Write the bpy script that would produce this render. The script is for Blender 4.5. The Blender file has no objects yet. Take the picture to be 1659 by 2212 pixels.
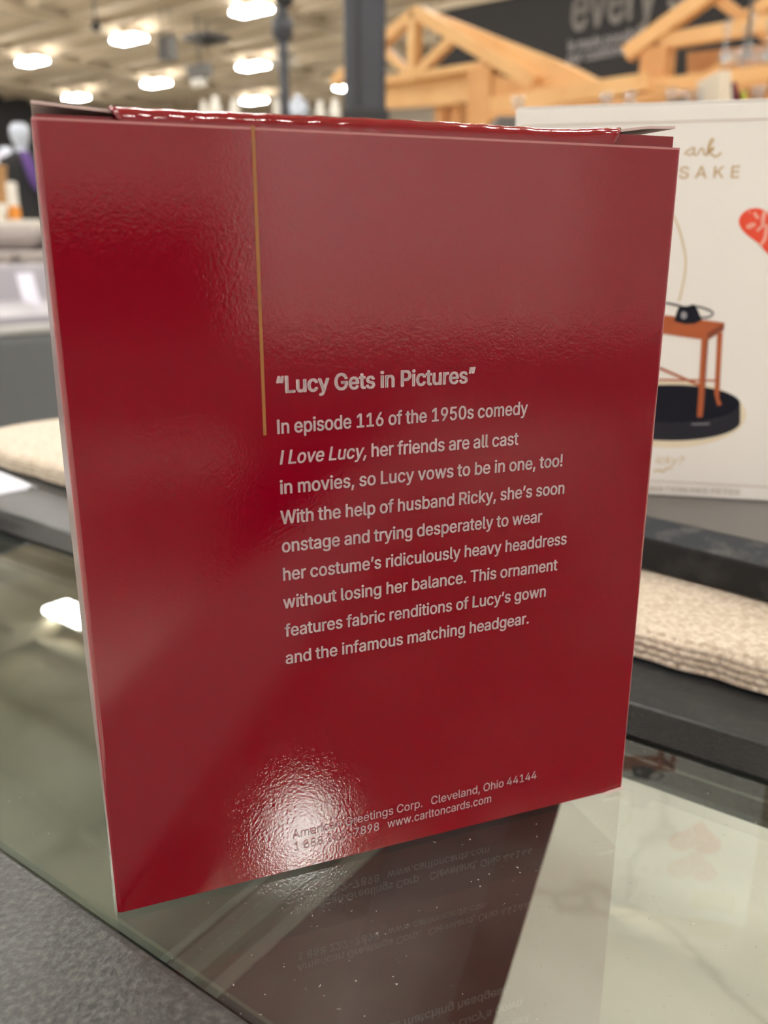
import bpy, bmesh, math, random
from math import sin, cos, tan, radians, pi, sqrt, atan2
from mathutils import Vector, Matrix
random.seed(7)
S = bpy.context.scene
C = S.collection
FPX, CX, CY = 1870.0, 829.5, 1106.0          # focal length and centre of the 1659 x 2212 frame
PITCH = radians(16.872); CAMH = 0.13

# ------------------------------------------------------------------ camera, light, exposure
cd = bpy.data.cameras.new('camera'); cam = bpy.data.objects.new('camera', cd); C.objects.link(cam)
cam.location = (0, 0, CAMH); cam.rotation_euler = (pi/2 - PITCH, 0, 0)
cd.sensor_fit = 'AUTO'; cd.sensor_width = 36; cd.lens = FPX/2212*36
cd.clip_start = 0.005; cd.clip_end = 200
cd.dof.use_dof = True; cd.dof.focus_distance = 0.18; cd.dof.aperture_fstop = 16
S.camera = cam
S.view_settings.view_transform = 'Standard'; S.view_settings.look = 'None'
S.view_settings.gamma = 1; S.view_settings.use_curve_mapping = False
S.view_settings.exposure = 1.72
S.cycles.max_bounces = 7; S.cycles.diffuse_bounces = 4; S.cycles.use_adaptive_sampling = True; S.cycles.adaptive_threshold = 0.07; S.cycles.adaptive_min_samples = 16; S.cycles.transparent_max_bounces = 16
S.cycles.sample_clamp_indirect = 6
W = bpy.data.worlds.new('world'); S.world = W; W.use_nodes = True
W.node_tree.nodes['Background'].inputs[0].default_value = (.95, .97, 1, 1)
W.node_tree.nodes['Background'].inputs[1].default_value = 0.05
LAMP = 17.0                                   # strength of the ceiling panels

# ------------------------------------------------------------------ geometry helpers
def ray(px, py):
    x = (px-CX)/FPX; y = (py-CY)/FPX; s, c = sin(PITCH), cos(PITCH)
    return Vector((x, c-y*s, -s-y*c))
CAM = Vector((0, 0, CAMH))
def at_z(px, py, z):
    d = ray(px, py); return CAM + d*((z-CAMH)/d.z)
def at_y(px, py, y):
    d = ray(px, py); return CAM + d*(y/d.y)
class Plane:
    """an upright plane: origin, azimuth of its run (degrees), 2D coordinates s (along) and z"""
    def __init__(self, P, az):
        self.P = Vector((P[0], P[1], 0)); a = radians(az)
        self.e = Vector((sin(a), cos(a), 0)); self.n = Vector((self.e.y, -self.e.x, 0))
        if self.n.dot(Vector((P[0], P[1], 0))) > 0: self.n = -self.n     # towards the viewer
    def uv(self, px, py):
        d = ray(px, py); t = (self.P - CAM).dot(self.n)/d.dot(self.n); Q = CAM + d*t
        return ((Q-self.P).dot(self.e), Q.z)
    def p(self, s, z, off=0.0): return self.P + self.e*s + self.n*off + Vector((0, 0, z))

HU = Vector((sin(radians(-52)), cos(radians(-52)), 0)); HV = Vector((HU.y, -HU.x, 0))     # the hall's own axes
TA = Vector((-sin(radians(54)), cos(radians(54)), 0)); TN = Vector((cos(radians(54)), sin(radians(54)), 0))  # the table's axes
FLOOR = -0.48; CEIL = CAMH + 6.25
def hall(u, v, z): return HU*u + HV*v + Vector((0, 0, z))
def tab(a, n, z): return TA*a + TN*n + Vector((0, 0, z))

class MB:
    def __init__(self): self.v = []; self.f = []; self.m = []; self.smooth = []
    def face(self, pts, mi=0, sm=False):
        i = len(self.v); self.v += [Vector(p) for p in pts]; self.f.append(list(range(i, i+len(pts)))); self.m.append(mi); self.smooth.append(sm)
    def raw(self, vs, fs, mi=0, sm=False):
        i = len(self.v); self.v += [Vector(p) for p in vs]
        for f in fs: self.f.append([k+i for k in f]); self.m.append(mi); self.smooth.append(sm)
    def box(self, o, ax, ay, az, mi=0):
        o, ax, ay, az = map(Vector, (o, ax, ay, az))
        vs = [o, o+ax, o+ax+ay, o+ay, o+az, o+ax+az, o+ax+ay+az, o+ay+az]
        fs = [(0,3,2,1), (4,5,6,7), (0,1,5,4), (1,2,6,5), (2,3,7,6), (3,0,4,7)]
        if ax.cross(ay).dot(az) < 0: fs = [f[::-1] for f in fs]
        self.raw(vs, fs, mi)
    def cbox(self, c, sx, sy, sz, rot=0, mi=0):
        ca, sa = cos(rot), sin(rot); X = Vector((ca, sa, 0))*sx; Y = Vector((-sa, ca, 0))*sy; Z = Vector((0,0,sz))
        self.box(Vector(c)-X/2-Y/2-Z/2, X, Y, Z, mi)
    def prism(self, pts, ext, mi=0):
        """polygon pts extruded by the vector ext"""
        pts = [Vector(p) for p in pts]; ext = Vector(ext); n = len(pts)
        vs = pts + [p+ext for p in pts]
        nn = Vector((0,0,0))
        for i in range(n): nn += pts[i].cross(pts[(i+1) % n])
        flip = nn.dot(ext) > 0
        fs = [tuple(range(n)), tuple(range(2*n-1, n-1, -1))] + [(i, n+i, n+(i+1) % n, (i+1) % n) for i in range(n)]
        if flip: fs = [f[::-1] for f in fs]
        self.raw(vs, fs, mi)
    def bar(self, a, b, w, depth, side, mi=0):
        """square beam from a to b, w wide in the plane, extruded along the vector side"""
        a, b, side = Vector(a), Vector(b), Vector(side)
        d = (b-a).normalized(); q = d.cross(side).normalized()*w/2; e = side.normalized()*depth
        self.prism([a-q, b-q, b+q, a+q], e, mi)
    def tube(self, pts, r, n=10, mi=0, caps=True):
        pts = [Vector(p) for p in pts]; rs = r if isinstance(r, (list, tuple)) else [r]*len(pts)
        rings = []
        up = Vector((0,0,1))
        for i, p in enumerate(pts):
            d = (pts[min(i+1, len(pts)-1)]-pts[max(i-1, 0)]).normalized()
            q = d.cross(up if abs(d.z) < .95 else Vector((1,0,0))).normalized(); w = d.cross(q)
            rings.append([p + (q*cos(2*pi*k/n)+w*sin(2*pi*k/n))*rs[i] for k in range(n)])
        vs = [v for R in rings for v in R]; fs = []
        for i in range(len(pts)-1):
            for k in range(n): fs.append((i*n+k, i*n+(k+1) % n, (i+1)*n+(k+1) % n, (i+1)*n+k))
        if caps: fs += [tuple(range(n))[::-1], tuple((len(pts)-1)*n+k for k in range(n))]
        self.raw(vs, fs, mi, True)
    def lathe(self, c, prof, n=20, mi=0, sx=1, sy=1, rot=0):
        c = Vector(c); vs = []; fs = []; ca, sa = cos(rot), sin(rot)
        for r, z in prof:
            for k in range(n):
                x = r*cos(2*pi*k/n)*sx; y = r*sin(2*pi*k/n)*sy
                vs.append(c+Vector((x*ca-y*sa, x*sa+y*ca, z)))
        for i in range(len(prof)-1):
            for k in range(n): fs.append((i*n+k, i*n+(k+1) % n, (i+1)*n+(k+1) % n, (i+1)*n+k))
        if prof[0][0] > 1e-6: fs.append(tuple(range(n))[::-1])
        if prof[-1][0] > 1e-6: fs.append(tuple((len(prof)-1)*n+k for k in range(n)))
        self.raw(vs, fs, mi, True)
    def build(self, name, mats, parent=None, bevel=0, seg=2, subsurf=0):
        me = bpy.data.meshes.new(name)
        org = Vector((0,0,0))
        if parent is not None: org = parent_loc(parent)
        me.from_pydata([tuple(v-org) for v in self.v], [], self.f)
        mats = mats if isinstance(mats, (list, tuple)) else [mats]
        for m in mats: me.materials.append(m)
        for p, mi, sm in zip(me.polygons, self.m, self.smooth): p.material_index = mi; p.use_smooth = sm
        me.update()
        o = bpy.data.objects.new(name, me); C.objects.link(o)
        if parent is not None: o.parent = parent
        if bevel:
            b = o.modifiers.new('bevel', 'BEVEL'); b.width = bevel; b.segments = seg; b.limit_method = 'ANGLE'; b.angle_limit = radians(35)
        if subsurf:
            s = o.modifiers.new('subdivision', 'SUBSURF'); s.levels = subsurf; s.render_levels = subsurf
        return o
def parent_loc(o):
    L = Vector(o.location)
    while o.parent is not None: o = o.parent; L += Vector(o.location)
    return L
def tag(o, label=None, cat=None, group=None, kind=None):
    if label: o['label'] = label
    if cat: o['category'] = cat
    if group: o['group'] = group
    if kind: o['kind'] = kind
    return o
def thing(name, label, cat, loc=(0,0,0), group=None):
    o = bpy.data.objects.new(name, None); C.objects.link(o); o.location = loc; o.empty_display_size = .05
    return tag(o, label, cat, group)

# ------------------------------------------------------------------ materials
def mat(name, col, rough=.5, metal=0, spec=.5, coat=0, coat_rough=.1, coat_ior=1.5, emit=None, es=0, bump=None, noise=None, trans=0, ior=1.5, sheen=0):
    """bump = (scale, strength, distance); noise = (scale, second colour, low, high)"""
    m = bpy.data.materials.new(name); m.use_nodes = True; nt = m.node_tree; b = nt.nodes['Principled BSDF']
    I = b.inputs
    I['Base Color'].default_value = (*col, 1); I['Roughness'].default_value = rough; I['Metallic'].default_value = metal
    I['Specular IOR Level'].default_value = spec; I['Coat Weight'].default_value = coat; I['Coat Roughness'].default_value = coat_rough
    I['Coat IOR'].default_value = coat_ior; I['Transmission Weight'].default_value = trans; I['IOR'].default_value = ior
    I['Sheen Weight'].default_value = sheen
    if emit: I['Emission Color'].default_value = (*emit, 1); I['Emission Strength'].default_value = es
    tc = nt.nodes.new('ShaderNodeTexCoord')
    if noise:
        n = nt.nodes.new('ShaderNodeTexNoise'); n.inputs['Scale'].default_value = noise[0]; n.inputs['Detail'].default_value = 4
        nt.links.new(tc.outputs['Object'], n.inputs['Vector'])
        r = nt.nodes.new('ShaderNodeValToRGB'); r.color_ramp.elements[0].position = noise[2]; r.color_ramp.elements[1].position = noise[3]
        r.color_ramp.elements[0].color = (*col, 1); r.color_ramp.elements[1].color = (*noise[1], 1)
        nt.links.new(n.outputs['Fac'], r.inputs['Fac']); nt.links.new(r.outputs['Color'], I['Base Color'])
    if bump:
        n = nt.nodes.new('ShaderNodeTexNoise'); n.inputs['Scale'].default_value = bump[0]; n.inputs['Detail'].default_value = 3
        nt.links.new(tc.outputs['Object'], n.inputs['Vector'])
        k = nt.nodes.new('ShaderNodeBump'); k.inputs['Strength'].default_value = bump[1]; k.inputs['Distance'].default_value = bump[2]
        nt.links.new(n.outputs['Fac'], k.inputs['Height']); nt.links.new(k.outputs['Normal'], I['Normal'])
        if coat: nt.links.new(k.outputs['Normal'], I['Coat Normal'])
    return m
def glass_mat(name, tint, dust=0.0, f0=.045, rough=0.0):
    """clear pane: lets light through, mirrors more towards grazing angles, carries specks of dust"""
    m = bpy.data.materials.new(name); m.use_nodes = True; nt = m.node_tree; nt.nodes.clear()
    out = nt.nodes.new('ShaderNodeOutputMaterial'); lw = nt.nodes.new('ShaderNodeLayerWeight'); lw.inputs['Blend'].default_value = .5
    pw = nt.nodes.new('ShaderNodeMath'); pw.operation = 'POWER'; pw.inputs[1].default_value = 5
    nt.links.new(lw.outputs['Facing'], pw.inputs[0])
    ma = nt.nodes.new('ShaderNodeMath'); ma.operation = 'MULTIPLY_ADD'; ma.inputs[1].default_value = 1-f0; ma.inputs[2].default_value = f0
    nt.links.new(pw.outputs[0], ma.inputs[0])
    tr = nt.nodes.new('ShaderNodeBsdfTransparent'); tr.inputs[0].default_value = (*tint, 1)
    gl = nt.nodes.new('ShaderNodeBsdfGlossy'); gl.inputs['Roughness'].default_value = rough; gl.inputs[0].default_value = (.95, 1, .97, 1)
    mx = nt.nodes.new('ShaderNodeMixShader'); nt.links.new(ma.outputs[0], mx.inputs[0]); nt.links.new(tr.outputs[0], mx.inputs[1]); nt.links.new(gl.outputs[0], mx.inputs[2])
    last = mx
    if dust:
        tc = nt.nodes.new('ShaderNodeTexCoord')
        n = nt.nodes.new('ShaderNodeTexNoise'); n.inputs['Scale'].default_value = 900; n.inputs['Detail'].default_value = 2
        n2 = nt.nodes.new('ShaderNodeTexNoise'); n2.inputs['Scale'].default_value = 30; n2.inputs['Detail'].default_value = 5
        for q in (n, n2): nt.links.new(tc.outputs['Object'], q.inputs['Vector'])
        r = nt.nodes.new('ShaderNodeMapRange'); r.inputs[1].default_value = .735; r.inputs[2].default_value = .78; r.inputs[3].default_value = 0; r.inputs[4].default_value = .6
        nt.links.new(n.outputs['Fac'], r.inputs[0])
        r2 = nt.nodes.new('ShaderNodeMapRange'); r2.inputs[1].default_value = .42; r2.inputs[2].default_value = .8; r2.inputs[3].default_value = 0.004; r2.inputs[4].default_value = dust
        nt.links.new(n2.outputs['Fac'], r2.inputs[0])
        ad = nt.nodes.new('ShaderNodeMath'); ad.operation = 'MAXIMUM'; nt.links.new(r.outputs[0], ad.inputs[0]); nt.links.new(r2.outputs[0], ad.inputs[1])
        df = nt.nodes.new('ShaderNodeBsdfDiffuse'); df.inputs[0].default_value = (.7, .7, .66, 1)
        m2 = nt.nodes.new('ShaderNodeMixShader'); nt.links.new(ad.outputs[0], m2.inputs[0]); nt.links.new(mx.outputs[0], m2.inputs[1]); nt.links.new(df.outputs[0], m2.inputs[2])
        last = m2
    nt.links.new(last.outputs[0], out.inputs[0])
    return m
RED = (.25, .0, .010)
M = dict(
    red=mat('red_card', RED, .5, spec=.0, coat=1, coat_rough=.055, coat_ior=1.92, bump=(1700, .07, .0003)),
    red_ink_text=mat('pale_pink_ink', (.98, .80, .82), .5, spec=.0, coat=1, coat_rough=.055, coat_ior=1.92, bump=(1700, .07, .0003)),
    gold_ink=mat('gold_ink', (.36, .14, .035), .45, coat=.5, coat_rough=.25),
    edge=mat('worn_card_edge', (.50, .20, .20), .7),
    card=mat('raw_card', (.66, .50, .46), .8),
    sheen_side=mat('red_card_sheen', (.27, .19, .19), .4, coat=.6, coat_rough=.25, bump=(1500, .3, .0005)),  # red side panel, its grazing reflection put into a greyish colour
    white=mat('cream_card', (.87, .85, .81), .4, coat=.4, coat_rough=.3),
    lineink=mat('grey_beige_ink', (.60, .53, .46), .6),
    goldletter=mat('gold_lettering', (.52, .34, .11), .45),
    palegold=mat('pale_gold_lettering', (.64, .50, .28), .5),
    faint=mat('faint_beige_ink', (.66, .58, .49), .6),
    heart=mat('orange_red_ink', (.86, .075, .03), .45),
    pinkink=mat('pink_ink', (.93, .42, .34), .5),
    deskl=mat('printed_orange_wood', (.45, .105, .03), .5), deskd=mat('printed_dark_wood', (.25, .055, .02), .5),
    navy=mat('printed_black_ink', (.008, .009, .018), .45, spec=.2), navy2=mat('printed_charcoal_ink', (.020, .020, .030), .4, spec=.3),
    greyink=mat('printed_grey_ink', (.3, .3, .33), .4), halo=mat('printed_cream_halo', (.82, .73, .55), .5),
    sticker=mat('yellow_sticker', (.72, .68, .33), .5),
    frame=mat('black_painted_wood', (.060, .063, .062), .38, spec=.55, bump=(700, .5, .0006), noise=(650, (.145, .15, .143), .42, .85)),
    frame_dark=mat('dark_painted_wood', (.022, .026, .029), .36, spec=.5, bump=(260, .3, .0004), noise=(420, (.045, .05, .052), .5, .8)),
    lip=mat('rough_black_lip', (.006, .006, .006), .5, spec=.25, bump=(900, .8, .0008), noise=(700, (.03, .03, .028), .6, .75)),
    frame_side=mat('dark_stained_leg', (.010, .007, .007), .45), leg_sheen=mat('black_leg_sheen', (.015, .017, .023), .3),
    shelf=mat('grey_shelf', (.13, .135, .12), .35, noise=(14, (.20, .205, .18), .4, .7)),
    mat_added=mat('added_black_mat', (.012, .012, .012), .9),
    rail=mat('grey_streak', (.16, .16, .15), .45),  # tone of a bright streak reflected in the glass
    block=mat('black_block_wood', (.010, .010, .011), .55, spec=.3, bump=(120, .5, .001), noise=(70, (.04, .04, .04), .55, .75)),
    blocktop=mat('grey_block_top', (.13, .12, .115), .42), blockworn=mat('worn_blue_grey_edge', (.035, .043, .052), .45, noise=(160, (.13, .13, .13), .5, .75)),
    weave=mat('beige_woven_yarn', (.54, .44, .33), .7, spec=.4, noise=(500, (.78, .69, .56), .35, .65), sheen=.2),
    paper=mat('white_paper', (.80, .83, .93), .6),
    glass=glass_mat('table_glass', (.91, .95, .92), .06, f0=.095),
    clear=glass_mat('clear_crystal', (.93, .94, .97), 0, .08),
    concrete=mat('pale_concrete', (.50, .48, .43), .42, spec=.4, noise=(2.2, (.68, .66, .60), .35, .65)),
    darkwall=mat('dark_wall', (.018, .017, .018), .8), wallw=mat('white_painted_wall', (.92, .92, .93), .7),
    beigewall=mat('beige_wall', (.45, .38, .30), .7),
    ceil=mat('beige_ceiling', (.57, .47, .34), .9), beam=mat('ceiling_beam_paint', (.46, .38, .27), .8),
    lamp=mat('lamp_panel', (1, 1, 1), .5, emit=(1, .985, .955), es=LAMP), lamphouse=mat('lamp_housing', (.75, .72, .65), .5),
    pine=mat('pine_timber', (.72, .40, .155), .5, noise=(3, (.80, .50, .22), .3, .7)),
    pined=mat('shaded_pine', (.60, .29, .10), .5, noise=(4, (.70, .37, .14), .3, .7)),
    sign=mat('black_sign_board', (.014, .012, .012), .7), signink=mat('warm_white_letters', (.42, .38, .35), .6), signink2=mat('white_small_letters', (.5, .47, .48), .6),
    steel=mat('dark_grey_column_paint', (.045, .048, .06), .4), blackmetal=mat('black_metal', (.02, .02, .022), .4), greymetal=mat('grey_metal', (.14, .13, .12), .5),
    leather=mat('grey_leather', (.14, .15, .158), .33, spec=.6, bump=(40, .15, .004)), leather_lit=mat('lit_grey_leather', (.37, .355, .40), .36, bump=(30, .15, .004)),  # second leather is a lighter copy, light on upward faces put into colour
    piping=mat('pale_piping', (.55, .55, .54), .4),
    fabric=mat('taupe_fabric', (.40, .355, .34), .8), darkfabric=mat('dark_fabric', (.02, .02, .022), .9), purple=mat('purple_cloth', (.11, .05, .24), .8),
    whitecloth=mat('white_cloth', (.68, .68, .80), .8), silver=mat('silver_plastic', (.56, .62, .72), .28, metal=.3),
    tan=mat('tan_wicker', (.48, .27, .11), .7, bump=(60, .6, .01)), whiteglaze=mat('white_glaze', (.85, .82, .74), .3), orange=mat('orange_paint', (.80, .30, .04), .4),
    maroon=mat('maroon_cover', (.20, .012, .05), .5), lime=mat('lime_cover', (.58, .62, .08), .5), cream=mat('cream_cover', (.85, .74, .58), .5),
    brownwall=mat('brown_panelling', (.42, .19, .07), .6, noise=(3, (.62, .34, .15), .35, .7)), rubber=mat('black_foot', (.01, .01, .01), .6),
)
# concrete: fine cracks
nt = M['concrete'].node_tree; b = nt.nodes['Principled BSDF']
src = b.inputs['Base Color'].links[0].from_socket
tc = nt.nodes.new('ShaderNodeTexCoord'); wn = nt.nodes.new('ShaderNodeTexNoise'); wn.inputs['Scale'].default_value = 5; wn.inputs['Detail'].default_value = 4
nt.links.new(tc.outputs['Object'], wn.inputs['Vector'])
mxv = nt.nodes.new('ShaderNodeMixRGB'); mxv.inputs[0].default_value = .22; nt.links.new(tc.outputs['Object'], mxv.inputs[1]); nt.links.new(wn.outputs['Color'], mxv.inputs[2])
vo = nt.nodes.new('ShaderNodeTexVoronoi'); vo.feature = 'DISTANCE_TO_EDGE'; vo.inputs['Scale'].default_value = 3.2; nt.links.new(mxv.outputs[0], vo.inputs['Vector'])
mr = nt.nodes.new('ShaderNodeMapRange'); mr.inputs[1].default_value = 0; mr.inputs[2].default_value = .022; mr.inputs[3].default_value = .45; mr.inputs[4].default_value = 0
nt.links.new(vo.outputs['Distance'], mr.inputs[0])
mc = nt.nodes.new('ShaderNodeMixRGB'); nt.links.new(mr.outputs[0], mc.inputs[0]); nt.links.new(src, mc.inputs[1]); mc.inputs[2].default_value = (.3, .28, .24, 1)
nt.links.new(mc.outputs[0], b.inputs['Base Color'])

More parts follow.
